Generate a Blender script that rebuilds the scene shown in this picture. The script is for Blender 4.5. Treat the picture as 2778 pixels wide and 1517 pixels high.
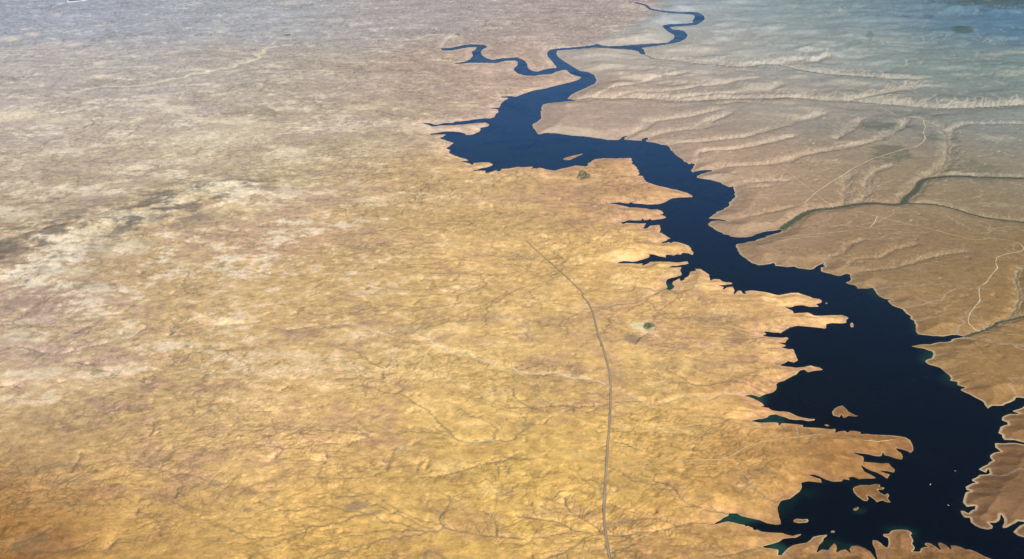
import bpy, math, random, time
_t0 = time.time()
def tick(m): pass
import numpy as np
random.seed(7); rng = np.random.default_rng(7)
R = math.radians
for o in list(bpy.data.objects): bpy.data.objects.remove(o)
sc = bpy.context.scene
COL = sc.collection

# ------------------------------------------------------------------ camera, sky, sun, exposure
CAM_H = 9400.0
HFOV = R(45.0)
TANH = math.tan(HFOV/2); TANV = TANH*559/1024
PITCH = R(6.0) + math.atan(TANV)            # top edge of the picture looks 6 degrees below the horizon
cam_d = bpy.data.cameras.new('camera'); cam = bpy.data.objects.new('camera', cam_d); COL.objects.link(cam)
cam_d.sensor_width = 36; cam_d.lens = 18/TANH; cam_d.clip_start = 5; cam_d.clip_end = 1.5e6
cam.location = (0, 0, CAM_H); cam.rotation_euler = (math.pi/2-PITCH, 0, 0)
sc.camera = cam

SUN_EL, SUN_AZ = R(41), R(128)              # azimuth clockwise from +Y: behind the camera, to the right
w = bpy.data.worlds.new('World'); sc.world = w; w.use_nodes = True
nt = w.node_tree; bg = nt.nodes['Background']
sky = nt.nodes.new('ShaderNodeTexSky'); sky.sky_type = 'NISHITA'; sky.sun_disc = False
sky.sun_elevation = SUN_EL; sky.sun_rotation = SUN_AZ; sky.altitude = 2000
nt.links.new(sky.outputs[0], bg.inputs[0]); bg.inputs[1].default_value = 0.05
sd = bpy.data.lights.new('sun', 'SUN'); sd.energy = 4.8; sd.angle = R(0.5); sd.color = (1.0, .955, .89)
so = bpy.data.objects.new('sun', sd); COL.objects.link(so); so.location = (0, 0, 30000)
so.rotation_euler = (math.pi/2-SUN_EL, 0, math.pi-SUN_AZ)
vs = sc.view_settings; vs.view_transform = 'Standard'; vs.look = 'None'; vs.gamma = 1; vs.exposure = 0.46
vs.use_curve_mapping = False
sc.cycles.max_bounces = 5; sc.cycles.volume_bounces = 1; sc.cycles.diffuse_bounces = 1; sc.cycles.glossy_bounces = 1

HAZE_DENSITY = 1.9e-6
HAZE_COLOR = (.28, .56, 1.0)
AIR = np.array([.14, .25, .40])           # colour of a very deep layer of this air (used to choose soil colours)
LIGHT = np.array([1.27, 1.27, 1.27])           # what a level white surface returns under this sun and sky

# ------------------------------------------------------------------ pixel -> place on the ground
def unproj(px, py):
    px = np.asarray(px, float); py = np.asarray(py, float)
    x = (px/2778-.5)*2*TANH; y = (.5-py/1517)*2*TANV
    dy = math.cos(PITCH)+math.sin(PITCH)*y; dz = -math.sin(PITCH)+math.cos(PITCH)*y
    t = CAM_H/-dz
    return np.stack([x*t, dy*t], -1)
VIEWS = {'Z1': (1100, 0, .27174), 'Z2': (1650, 0, .27174), 'Z3': (1100, 250, .23292), 'Z4': (1550, 330, .23292),
         'Z5': (1600, 560, .27174), 'B1': (1980, 700, .30978), 'B2': (1980, 1087, .30978), 'B3': (1900, 1250, .19410),
         'B4': (2300, 1250, .18976), 'Z6': (2078, 380, .27174), 'Z7': (2078, 0, .27174), 'ZA': (0, 0, .27174),
         'ZG': (600, 0, .27174), 'ZB': (700, 760, .27174), 'ZC': (1400, 800, .27174), 'ZD': (1400, 1137, .27174),
         'ZE': (700, 1137, .27174), 'ZF': (0, 1137, .27174), 'F': (0, 0, 1.07842), 'N': (0, 0, 1.0),
         'ZH': (0, 380, .27174), 'ZI': (0, 760, .27174)}
def P(text):
    """'Z1 x,y x,y ... | Z2 x,y ...' -> photo pixel list"""
    out = []
    for part in text.split('|'):
        tk = part.split(); x0, y0, s = VIEWS[tk[0]]
        for c in tk[1:]:
            a, b = c.split(','); out.append((x0+float(a)*s, y0+float(b)*s))
    return np.array(out)
def G(text):
    p = P(text); return unproj(p[:, 0], p[:, 1])

west = P("""Z2 190,18 300,36 370,56 412,94 480,108 590,126 700,135 830,140 870,155 865,180 848,205 850,230 780,238 700,240 620,242 560,252 548,265 570,290 610,320 660,345 668,375 640,395 610,420 590,430 480,435 380,440 250,448 150,458 60,462
|Z1 2020,465 1960,455 1910,437 1890,452 1800,462 1700,472 1600,480 1500,487 1440,500 1418,530 1425,565 1460,600 1490,640 1515,665 1510,680 1430,685 1370,700 1310,718 1250,705 1215,680 1210,640 1190,610 1150,590 1110,572 1050,578 970,583 860,600 810,585 760,555 745,520 770,490 815,470 800,455 750,447 660,443 560,455 480,475 400,482 350,485 370,500 420,505 470,500 560,482 640,468 720,468 700,500 665,520 680,555 650,590 610,612 540,628 470,632 560,636 640,625 760,625 900,628 1000,605 1100,600 1125,620 1125,650 1090,680 1088,700 1130,735 1200,752 1280,757 1350,745 1450,740 1500,715 1560,698 1610,695 1640,725 1690,750 1770,770 1740,795 1640,825 1500,858 1400,885 1330,897 1250,915 1180,940 1100,968 1050,960 1000,964 900,967 1010,973 1040,980 980,1015 955,1050 945,1078 900,1076 830,1082 900,1086 935,1092 925,1130 895,1165 850,1185 790,1182 700,1193 560,1213 500,1214 470,1230 400,1228 340,1243 290,1248 240,1230 150,1236 220,1243 270,1263 370,1252 480,1250 560,1244 700,1228 800,1222 840,1240 850,1255
|Z3 985,380 950,405 860,420 890,430 840,470 790,495 700,502 690,488 620,465 560,460 460,460 380,475 290,486 300,497 380,492 470,490 450,515 400,535 480,565 570,590 530,625 485,660 515,665 520,705 580,740 650,765 720,780 755,800 700,803 610,793 680,812 750,827 775,847 790,824 880,817 960,815 1025,838 1000,865 900,885 780,918 860,912 940,915 930,940 970,935 1050,905 1080,920 1095,920 1115,893 1200,890 1300,868 1380,873 1480,865 1495,875 1460,892 1510,885 1520,892 1560,878 1640,900 1720,912 1840,885 1970,852 2050,860 2110,865 2140,820 2200,780 2300,768 2420,770
|Z4 600,425 700,422 710,440 705,490 745,510 780,560 805,600 770,630 830,630 850,670 900,710 990,740 1100,765 1250,800 1380,845 1420,868 1415,880 1300,885 1180,895 1130,920 1080,945 1010,965 880,968 800,958 720,955 685,938 680,956 620,953 560,941 500,948 430,949 540,964 620,982 680,998 760,1000 860,1008 930,1025 1000,1020 1060,1040 1080,1065 1070,1080 1020,1084 1070,1092 1112,1112 1080,1130 1000,1140 930,1152 920,1135 890,1148 845,1150 835,1130 825,1150 740,1155 670,1148 630,1163 585,1176 600,1192 640,1177 720,1180 800,1184 880,1182 850,1215 875,1210 840,1245 880,1242 910,1212 980,1205 1035,1200 1045,1280 1020,1288 1055,1295 1110,1330
|Z5 815,321 780,330 770,343 710,368 790,354 810,365 830,352 890,358 960,380 1005,408 1015,430 1040,458 1030,490 980,470 930,465 920,490 880,480 840,495 800,485 765,485 768,515 720,505 690,500 630,480 590,480 610,495 590,515 540,530 480,548 430,556 340,548 280,566 400,567 480,572 540,567 520,590 560,577 600,552 700,550 800,552 900,557 980,547 995,570 960,582 900,590 830,595 790,608 870,607 925,605 910,650 920,690 860,708 800,722 768,750 773,790 765,825 800,835 840,800 822,780 832,747 880,722 910,717 912,745 940,715 970,705 990,680 1000,650 1060,640 1040,620 1110,622 1150,650 1200,685 1205,740 1230,725 1300,728 1350,755 1430,765 1420,780 1350,788 1290,790 1345,805 1330,830 1370,805 1435,800 1450,840 1440,875 1475,840 1510,840 1535,870 1560,872 1540,845 1620,838 1700,848 1800,865 1880,885 1940,875 2000,862 2080,860 2150,885 2210,905 2230,915 2300,925
|B1 815,380 800,395 760,405 785,430 700,430 640,415 570,420 520,435 480,425 520,447 550,460 565,485 600,480 680,475 720,490 740,503 830,503 900,500 980,498 1030,515 1045,530 1025,540 1025,570 960,575 890,572 850,580 850,605 840,622 800,615 730,608 650,600 590,595 530,610 480,640 450,662 380,655 300,643 330,668 290,678 340,690 420,695 500,692 520,705 490,745 420,742 480,757 500,770 460,785 520,798 555,795 570,830 585,870 600,900 560,918 510,905 490,920 440,940 500,950 580,960 640,955 680,945 710,940 740,950 790,960 822,980 800,985 740,990 680,1003 650,980 620,985 590,1020 530,1050 480,1078 430,1090 410,1110 410,1155 380,1180 300,1200 260,1222 190,1200 140,1206 200,1227 250,1250 290,1275 310,1300 260,1297 340,1312 370,1332
|B2 430,95 520,100 570,125 640,148 750,160 745,175 690,182 620,170 520,165 450,140 400,122 350,130 330,150 250,165 190,178 280,192 400,190 430,195 430,217 450,195 520,200 580,205 650,215 640,230 720,235 800,240 840,245 880,250 930,245 920,280 960,268 1010,262 1030,280 1050,262 1100,265 1150,275 1150,292 1200,290 1250,297 1320,300 1400,303 1480,310 1540,322 1580,345 1600,380 1610,410 1612,435 1585,465 1555,445 1510,430 1455,418 1480,445 1500,455 1520,490 1510,520 1450,510 1400,490 1350,480 1340,455 1325,490 1290,490 1200,470 1080,458 1170,490 1180,520 1170,535 1250,540 1330,550 1390,545 1420,580 1450,605 1440,635 1390,622 1310,613 1370,637 1410,645 1380,690 1330,655 1280,630 1200,600 1150,570 1180,620 1240,650 1290,680 1200,685 1130,690 1080,670 1040,675 1060,700 1000,690 980,710 900,712 830,690 780,665 690,648 800,687 810,722 760,717 690,708 630,720 635,760 615,800 560,840 490,870 450,880 430,920 425,970 435,1020 450,1085 410,1090 330,1078 260,1050 190,1035 100,1015 60,990
|B3 520,740 400,740 400,770 330,800 290,835 200,890 300,862 380,845 460,860 530,880 640,900 630,917 660,907 740,940 750,967 800,962 860,990 960,1000 1060,1005 1150,1010 1200,1030 1290,1050 1350,1030 1410,1020 1415,1040 1340,1080 1250,1085 1160,1095 1100,1140 1000,1170 900,1195 870,1210 960,1222 1090,1240 1100,1260 1090,1320 1130,1320 1180,1260 1230,1215 1290,1180 1380,1160 1480,1145 1530,1110 1570,1065 1650,1045 1780,1030 1770,1060 1730,1090 1720,1130 1670,1180 1650,1220 1630,1280 1700,1235 1780,1250 1820,1200 1870,1150 1905,1180 1905,1280 1960,1250 2030,1235 2100,1290 2075,1235 2110,1190 2200,1185 2300,1220 2380,1270 2440,1350 2490,1430
|B4 440,1460 400,1350 385,1270 345,1190 350,1130 420,1140 470,1170 520,1220 560,1240 580,1180 570,1110 510,1085 490,1050 520,1045 580,1045 620,1000 690,985 760,985 850,990 910,1020 930,1050 900,1060 930,1110 945,1150 925,1190 965,1240 960,1270 930,1295 1025,1300 1040,1255 1080,1235 1140,1235 1100,1205 1090,1185 1130,1170 1190,1185 1250,1220 1330,1280 1310,1240 1285,1200 1290,1170 1330,1170 1400,1200 1480,1270 1460,1210 1530,1210 1620,1235 1690,1270 1750,1270 1850,1310 1950,1365 2060,1407
|N 2760,1560 2900,1640 3050,1700 3500,1850 4100,1960""")
east = P("""N 4200,1850 3600,1740 3120,1600 2950,1560 2850,1500
|B4 2519,1100 2430,1075 2355,1020 2400,975 2450,930 2519,900 2560,890 2519,878 2440,868 2350,920 2280,960 2220,970 2200,940 2230,890 2225,830 2190,775 2185,840 2110,895 2030,890 2085,940 2070,975 2000,990 1900,970 1820,935 1750,880 1740,820 1660,815 1600,715 1660,715 1720,750 1760,710 1820,650 1700,665 1640,600 1645,560 1665,490 1680,450 1750,435 1690,420 1675,375 1780,320 1830,315 1770,290 1770,265 1830,240 1880,200 1990,195 2025,180 2010,125 1980,180 1860,125 1920,85
|B2 2270,538 2300,525 2275,500 2310,455 2370,445 2320,410 2315,370 2400,374 2500,370 2620,395 2570,368 2490,347 2400,345 2380,300 2345,285 2365,230 2400,215 2430,210 2425,190 2380,175 2385,140 2450,115 2530,112 2460,92 2576,44
|N 2800,1085 2778,1081
|B1 2576,1228 2510,1222 2500,1245 2450,1270 2400,1295 2300,1295 2260,1325 2230,1290 2200,1250 2130,1215 2060,1180 2010,1155 2060,1135 1990,1115 1990,1085 1920,1075 1920,1030 1870,990 1800,950 1740,935 1705,905 1720,890 1770,865 1770,820 1700,795 1640,788 1580,772 1700,755 1800,742 1930,728 1960,705 2060,692 1990,675 1920,680 1870,690 1780,685 1650,670 1625,620 1610,570 1580,510 1545,490 1510,450 1450,430 1390,390 1375,371 1415,366 1360,360 1310,340 1270,290 1250,262 1220,268 1180,270 1110,270 1090,240 1040,230 1005,215 1050,198 1050,145 1020,140 980,158 940,158 880,140 800,120 795,95 825,45 770,70 730,100 690,102 600,92 560,75 500,82 430,72 390,70 380,45 310,60 250,65 190,45 150,20
|Z5 1546,515 1580,540 1545,515 1510,490 1470,440 1452,400 1465,375 1540,365 1650,345 1720,315 1800,285 1880,265 1915,250 1905,235 1830,245 1740,255 1700,270 1640,295 1560,310 1480,312 1400,300 1320,265 1250,235 1195,200 1180,170 1210,147 1280,140 1380,150 1290,129 1180,122 1230,80 1310,40
|Z4 1825,987 1840,960 1865,910 1895,890 1890,850 1905,830 1890,800 1900,755 1840,765 1780,740 1690,700 1560,672 1440,655 1500,610 1560,595 1640,566 1520,568 1450,580 1400,598 1395,560 1430,495 1400,485 1370,500 1300,450 1230,400 1195,375 1150,335 1140,300 1100,275 1040,270 960,245 865,235 885,183 850,195 825,228 740,220 600,210 645,163 590,180 555,215 420,215 350,200 200,180 0,165
|Z3 1800,485 1650,475 1560,492 1535,490 1500,430 1462,390 1500,360
|Z1 1310,1220 1350,1180 1350,1150 1345,1120 1350,1080 1365,1050 1400,1035 1500,1022 1580,1015 1700,1002 1640,992 1605,993 1650,945 1720,910 1800,875 1885,835 1905,800 1880,750 1820,722 1740,710 1680,675 1600,625 1530,580 1500,540 1510,502 1600,497 1700,490 1800,482 1900,472 2000,477 2200,490
|Z2 230,495 300,510 330,540 368,540 350,500 330,477 420,464 500,454 590,440 660,428 720,412 770,385 790,350 760,315 700,298 650,300 610,280 620,266 680,262 780,255 880,245 930,220 960,190 950,160 910,130 840,120 700,117 590,112 480,98 425,86 380,48 300,28""")
lake_px = np.concatenate([west, east])

def roughen(p, lo, hi):
    """add small bays and points to a traced shoreline"""
    out = []
    n = len(p)
    for i in range(n):
        a, b = p[i], p[(i+1) % n]; L = np.hypot(*(b-a)); out.append(a)
        if L > 900: continue
        k = int(L//160)
        if k < 1: continue
        nrm = np.array([-(b-a)[1], (b-a)[0]])/max(L, 1)
        for j in range(1, k+1):
            t = (j+rng.uniform(-.25, .25))/(k+1); out.append(a+(b-a)*t+nrm*rng.normal()*min(hi, L*lo))
    return np.array(out)
LAKE = roughen(unproj(lake_px[:, 0], lake_px[:, 1]), .06, 24)
ISL = [('sandbar', G("Z3 1815,785 1850,768 1900,750 2060,716 2072,722 1980,765 1920,790 1880,795"),
        'long thin sandbar island in the wide blue northern basin of the reservoir'),
       ('island', G("B2 890,100 910,70 950,50 985,42 1010,60 1040,95 1100,125 1135,137 1100,142 1040,135 1010,155 990,152 975,125 965,150 900,130"),
        'teardrop brown island with pale rim off the west shore mid lake'),
       ('island', G("B4 65,400 90,375 180,345 300,350 400,330 470,340 460,370 535,388 500,420 430,415 470,460 530,490 570,460 600,500 575,540 622,600 560,600 490,570 410,600 380,560 280,495 305,550 280,582 220,575 130,510 80,450"),
        'largest ragged brown island with deep notches beside the southwest bay'),
       ('islet', G("B4 62,697 110,668 155,655 168,680 135,712 100,720"),
        'small yellowish islet between the largest island and the southwest bay'),
       ('islet', G("B3 1290,830 1340,808 1500,812 1520,840 1500,867 1370,877 1300,860"),
        'flat oblong islet with pale rim in the southwest bay'),
       ('islet', G("B3 1810,995 1840,970 1890,985 1880,1010 1830,1012"),
        'tiny pale islet off the pointed cape in the southwest bay'),
       ('islet', G("B1 1048,592 1060,562 1080,568 1087,606 1060,612"),
        'tiny pale islet off the tip of the finger peninsula on the west shore'),
       ('islet', G("B1 832,388 850,386 860,402 838,404"),
        'smallest islet just off the upper finger peninsula on the west shore'),
       ('islet', G("B2 818,212 850,206 882,222 850,228"),
        'low yellow islet hugging the north side of the big flat peninsula')]

# ------------------------------------------------------------------ courses of creeks, washes and roads
CREEKS = [  # (course, bed half width, valley half width, depth, vegetation 0..1)
 (G("Z6 150,900 270,810 370,745 470,705 600,685 680,690 800,665 950,635 1080,630 1200,645 1310,650 1370,640 1400,580 1470,530 1530,470 1560,410 1620,385 1750,370 1900,358 2100,370 2300,378 2576,385"), 110, 420, 34, 1.0),
 (G("Z6 1370,637 1450,632 1700,650 1850,680 1950,715 2050,745 2200,780 2400,805 2576,825 2800,840"), 60, 350, 26, .8),
 (G("Z6 1620,385 1680,330 1760,290 1800,200 1820,100 1810,0|Z7 1800,1340 1740,1290 1640,1240 1500,1180"), 45, 420, 26, .45),
 (G("Z2 360,545 450,590 600,600 750,620 900,640 1100,655 1250,670 1400,670 1550,645 1700,650 1850,690 2000,720 2150,740 2400,760 2576,775 2900,800"), 80, 900, 40, .5),
 (G("Z1 1700,1002 1900,990|Z2 0,992 250,985 450,1000 700,1018 900,1010 1100,995 1400,990 1700,985 1900,990 2200,1010 2400,1015|Z7 1000,1030 1300,1055 1700,1090 2000,1085 2300,1070 2576,1050"), 75, 800, 40, .5),
 (G("Z4 645,165 750,120 840,85 870,0"), 14, 220, 22, .1), (G("Z4 885,185 1000,155 1200,110 1500,85 1600,50 1580,0"), 14, 260, 26, .1),
 (G("Z4 1100,275 1300,262 1600,230 1800,215 2000,195 2150,145 2400,70 2576,20"), 14, 250, 24, .1),
 (G("Z4 1430,490 1460,400 1600,350 1800,340 1950,320 2100,290 2300,250 2576,180"), 16, 250, 26, .1),
 (G("Z4 1640,566 1800,545 2000,525 2200,510 2400,490 2576,450|Z6 200,225 340,165 400,150 540,120 700,95 950,45 1150,0"), 16, 260, 32, .15),
 (G("Z4 1905,830 2000,800 2120,790 2300,770"), 10, 160, 14, .0), (G("Z4 1900,755 2050,730 2250,710 2500,700"), 10, 170, 14, .0),
 (G("Z4 1820,1157 2000,1150 2200,1100 2576,1010"), 10, 130, 10, .2),
 (G("Z6 790,640 770,560 820,480 790,410 830,370"), 16, 170, 20, .4), (G("Z6 965,630 1000,550 1020,400 1100,310 1250,260"), 18, 190, 22, .4),
 (G("Z6 560,1240 620,1190 700,1165 760,1140 850,1050 950,1000"), 10, 140, 16, .1),
 (G("Z6 800,1290 900,1200 1150,1180 1280,1100 1500,1050"), 10, 120, 10, .1),
 (G("Z6 860,1330 1050,1320 1300,1280 1500,1220 1750,1150 2000,1120"), 10, 120, 10, .1),
 (G("B1 2060,692 2150,670 2230,650 2300,610 2350,580 2450,540 2576,520 2700,500"), 45, 260, 26, 1.0),
 (G("B1 2450,540 2520,450 2540,380 2530,300 2500,200 2540,100"), 24, 240, 22, .7),
 (G("Z2 0,905 300,845 450,790 750,740"), 14, 260, 20, 0), (G("Z2 100,965 350,925 650,915 900,870 1200,830 1500,790"), 14, 260, 22, 0),
 (G("Z2 700,985 900,960 1300,930 1600,905 1700,870 1670,850"), 14, 240, 20, 0), (G("Z2 120,1395 350,1295 450,1220 800,1170 1100,1110"), 14, 230, 20, 0),
 (G("Z2 360,1390 550,1330 900,1280 1000,1220 1200,1150"), 14, 230, 20, 0), (G("Z2 1100,1060 1300,1010 1560,1060"), 14, 230, 16, 0),
 (G("Z7 1100,1395 1350,1280 1400,1210"), 20, 260, 20, .2), (G("Z7 1800,1390 1830,1320 1970,1250 2300,1250 2576,1240"), 20, 260, 20, .2),
 (G("Z7 200,1220 420,1190 550,1150"), 14, 240, 16, 0), (G("Z7 700,1395 850,1290 950,1200"), 14, 240, 16, .2),
 (G("Z7 860,1000 1100,950 1300,900 1500,880"), 30, 400, 22, .3), (G("Z2 1700,650 1900,600 2080,620 2200,560"), 30, 450, 26, .5),
 # foreground gullies
 (G("ZD 2110,945 1900,935 1800,900 1680,855 1640,820 1610,740 1560,690 1520,660 1380,640"), 9, 60, 9, .55),
 (G("B3 200,890|ZD 1950,1050 1850,1050 1750,1060 1600,1100 1450,1130 1250,1150 1080,1190 940,1185 860,1160 700,1145 580,1130 540,1100 430,1040 360,1030 250,1020 0,980"), 13, 110, 12, .6),
 (G("ZD 860,1150 780,1080 680,1020 580,955 500,880 490,800"), 8, 60, 9, .55), (G("ZD 560,940 460,935 380,940 250,880"), 7, 50, 7, .4),
 (G("ZE 2576,1195 2400,1190 2200,1170 1950,1120 1820,1060 1810,980 1880,900 1940,830 1900,770"), 9, 60, 9, .45),
 (G("ZE 2570,1190 2380,1180 2380,1080 2360,1010 2250,930"), 7, 50, 8, .45), (G("ZD 0,1200 300,1200 560,1130"), 8, 60, 8, .4),
 (G("ZC 900,1110 820,1130 720,1120 620,1130 520,1115 400,1110 250,1130 150,1145"), 9, 60, 10, .65), (G("ZC 910,1060 820,1010 780,980"), 7, 50, 8, .6),
 (G("ZC 980,1085 1100,1080 1250,1075"), 7, 50, 8, .6), (G("ZC 820,1130 800,1160 700,1190"), 7, 45, 7, .6), (G("ZC 600,1130 500,1170 450,1190"), 7, 45, 7, .5),
 (G("ZD 2462,1280 2350,1330 2150,1380 2000,1400"), 8, 60, 9, .6), (G("ZE 2576,360 2500,410 2350,440 2130,490 1980,540 1850,570 1600,600"), 8, 60, 9, .45),
 (G("ZE 1130,190 1000,225 850,260 650,260"), 7, 50, 8, .4), (G("ZF 1350,430 1480,495 1600,510 1750,560 1900,565 2050,620 2100,680"), 8, 60, 8, .4),
 (G("ZD 1240,330 1170,310 1100,260 960,240"), 7, 50, 8, .5), (G("ZD 1600,1090 1550,1050 1450,1020 1200,1010"), 6, 45, 7, .45),
 (G("ZD 700,1180 620,1260 500,1340 330,1395"), 7, 45, 7, .45), (G("ZD 930,850 1000,900 1100,935 1200,960"), 6, 45, 6, .45),
 (G("ZF 1150,1240 1050,1330"), 7, 50, 8, .5), (G("ZF 1000,1200 850,1270 700,1330 500,1350 350,1340"), 7, 60, 9, .5),
 (G("ZF 500,1100 400,1170 250,1230 150,1250"), 7, 60, 9, .45), (G("ZF 800,350 805,410 760,470 720,500"), 7, 50, 10, .6),
 (G("ZF 1370,980 1385,910"), 7, 45, 9, .7), (G("ZI 750,550 830,500 900,475"), 7, 50, 10, .6), (G("ZI 1350,565 1420,510 1470,480"), 7, 50, 10, .6),
 (G("ZI 640,750 760,710 900,680 1050,650"), 7, 60, 10, .5), (G("ZI 250,690 330,710 440,745"), 7, 60, 10, .5), (G("ZI 750,825 830,855 900,860"), 7, 60, 10, .5),
 (G("ZI 1690,560 1730,540 1690,480"), 9, 60, 12, .7), (G("ZI 1690,770 1760,830 1720,850"), 7, 50, 9, .6), (G("ZI 130,1060 230,1110"), 7, 60, 9, .5),
 (G("ZF 1500,190 1540,110 1530,40"), 7, 50, 8, .4), (G("ZF 1080,1340 1120,1270 1180,1215"), 7, 50, 8, .5), (G("ZF 1750,800 1790,690"), 6, 50, 8, .4),
 (G("ZE 1590,550 1590,480 1640,430"), 7, 50, 8, .5), (G("ZE 1300,500 1330,380 1380,290"), 7, 50, 8, .4), (G("ZE 660,460 700,400 680,350"), 7, 50, 8, .5),
 (G("ZE 130,430 200,370 270,310 180,290"), 7, 50, 8, .4), (G("ZB 1250,1000 1250,940"), 7, 50, 9, .6), (G("ZB 230,1120 300,1090"), 7, 50, 9, .5),
 (G("ZC 1190,520 1230,460 1300,400"), 14, 60, 6, .5), (G("ZC 1430,470 1370,420 1310,395"), 7, 50, 6, .4)]
WASHES = [  # pale sandy beds: (course, half width, strength)
 (G("ZB 1700,570 1720,610 1755,660 1830,695 1890,700 1910,745 1960,740 2010,710 2070,755 2140,765 2190,790 2240,825 2320,830 2380,885 2440,905 2500,895 2560,880|ZC 0,760 30,795 150,800 270,810 340,775 400,790 450,810 540,835 620,852 700,835 740,850 780,875 870,885 890,910"), 11, .9),
 (G("ZC 950,950 1100,990 1200,1050 1270,1060 1290,1110 1340,1125 1500,1090 1620,1040 1750,1030 1870,1025 1910,1080 1960,1060 2000,1020 2100,1010 2290,1010"), 10, .7),
 (G("ZB 300,520 400,500 560,475 700,475 800,455 950,455 1030,485 1120,500 1150,550 1250,540 1330,535 1320,510"), 10, .7),
 (G("ZA 750,930 850,900 1000,870 1250,870 1450,860 1600,830 1700,800 1850,780 1900,750 2050,740 2180,695 2330,680 2360,660 2340,645 2450,635 2560,600|ZG 380,590 390,570 350,550 430,530 415,510 440,490 560,465 700,455"), 60, .9),
 (G("ZG 560,1355 750,1335 870,1295 950,1275 1000,1290 1080,1295 1220,1270 1280,1240 1400,1220 1500,1230 1700,1215 1900,1218 1960,1230"), 30, .9),
 (G("ZG 1700,1325 1900,1315 2100,1310 2300,1305"), 28, .7), (G("ZI 1830,440 1960,410 2000,440 2100,465 2200,460 2400,450 2576,440"), 11, .5),
 (G("ZB 0,1330 200,1325 400,1310 520,1290"), 12, 0), (G("ZG 1000,320 1250,315 1480,290 1560,320"), 60, .5),
 (G("ZG 1740,405 1880,405 1980,380 2080,350 2200,345 2360,350 2250,400 2190,470"), 60, .5), (G("ZC 0,290 100,330 130,360 60,400 0,395"), 7, .5),
 (G("ZE 2050,240 2200,225 2400,210"), 12, .7), (G("ZH 0,1050 300,1000 640,880"), 18, .4)]
ROADS = [
 ('dirt_road', G("ZD 945,482 1200,475 1400,478 1700,445 2050,440 2150,400 2300,310|B2 0,520 150,430 300,385 450,365 600,357 750,335 850,340 950,350 1050,355 1150,380 1250,380 1350,375 1480,350"), 12,
  'pale dirt road running from the highway out along the flat peninsula'),
 ('dirt_track', G("ZD 2200,510 2260,580 2340,660 2380,720"), 8, 'short faint track south of the pale peninsula road'),
 ('dirt_track', G("ZC 970,640 1080,740 1190,840 1290,910 1400,1000"), 10, 'faint diagonal track leaving the highway southeast of the marsh basin'),
 ('dirt_road', G("Z7 1130,1080 1250,1130 1330,1170 1480,1180 1580,1190 1570,1230 1590,1280 1570,1340 1590,1398|Z6 1560,40 1500,80 1350,115 1180,160 1050,205 890,280 780,350 640,440 530,510 490,545 420,610 380,650"), 24,
  'long tan dirt road curving down across the eastern plateau from the far hills'),
 ('dirt_road', G("Z6 120,280 220,340 350,440 490,545 600,640 700,690 860,720 1000,750 1108,775 1300,820 1500,870 1700,920 1900,975 2080,1015 2250,990 2400,1010 2540,1050 2576,1090 2560,1115 2400,1150 2300,1185 2290,1250 2310,1300 2250,1370|B1 2240,240 2180,270 2180,330 2190,390 2140,450 2100,500 2083,560 2088,600 2140,645 2200,660 2300,668 2450,690 2576,700"), 18,
  'longest tan dirt road, straight across the creek then winding down the right edge'),
 ('dirt_road', G("Z6 1108,775 1085,830 1040,880 950,905 700,930 400,965 0,1025|Z5 1700,375 1600,395 1555,385"), 18,
  'straight pale dirt road with a hook, ending at the shore below the creek mouth'),
 ('dirt_track', G("Z1 1450,315 1440,360 1400,410 1340,470 1325,505 1345,525 1370,570 1405,610 1390,640 1330,670 1315,700"), 26,
  'pale track winding down to the river fork at the top of the reservoir'),
 ('dirt_track', G("Z1 1690,665 1800,655 1900,640 2020,650"), 20, 'short pale track east of the river fork'),
 ('dirt_track', G("B2 600,357 585,280 575,220"), 8, 'spur track from the peninsula road to the north beach'),
 ('dirt_track', G("Z2 850,300 920,345 880,365 850,440 900,480"), 36, 'zigzag pale track on the bank of the upper river')]
HWY = G("F 1325,612 1340,625 1380,660 1430,705 1470,745|ZC 650,20 720,90 770,200 800,340 830,450 880,600 910,700 940,830 945,950 945,1100 935,1250 930,1398|ZD 915,250 910,400 895,600 885,750 878,900 880,1050 900,1180 915,1300 935,1398 960,1520")

def densify(p, step=60.0, wander=0.0):
    out = [p[0]]
    for a, b in zip(p[:-1], p[1:]):
        L = np.hypot(*(b-a)); k = max(1, int(L/step))
        for j in range(1, k+1): out.append(a+(b-a)*j/k)
    q = np.array(out)
    for _ in range(2):                       # round the corners
        q[1:-1] = .25*q[:-2]+.5*q[1:-1]+.25*q[2:]
    if wander and len(q) > 6:
        t = np.gradient(q, axis=0); t /= np.hypot(t[:, 0], t[:, 1])[:, None]+1e-9
        w_ = np.convolve(rng.normal(size=len(q)+8), np.ones(5)/5, 'same')[4:-4]
        q = q+np.stack([-t[:, 1], t[:, 0]], 1)*w_[:, None]*wander
    return q
CREEKS = [(densify(c, max(60, 1.2*bw), wander=min(bw*1.1, 35)), bw, vw, dp, vg) for c, bw, vw, dp, vg in CREEKS]

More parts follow.
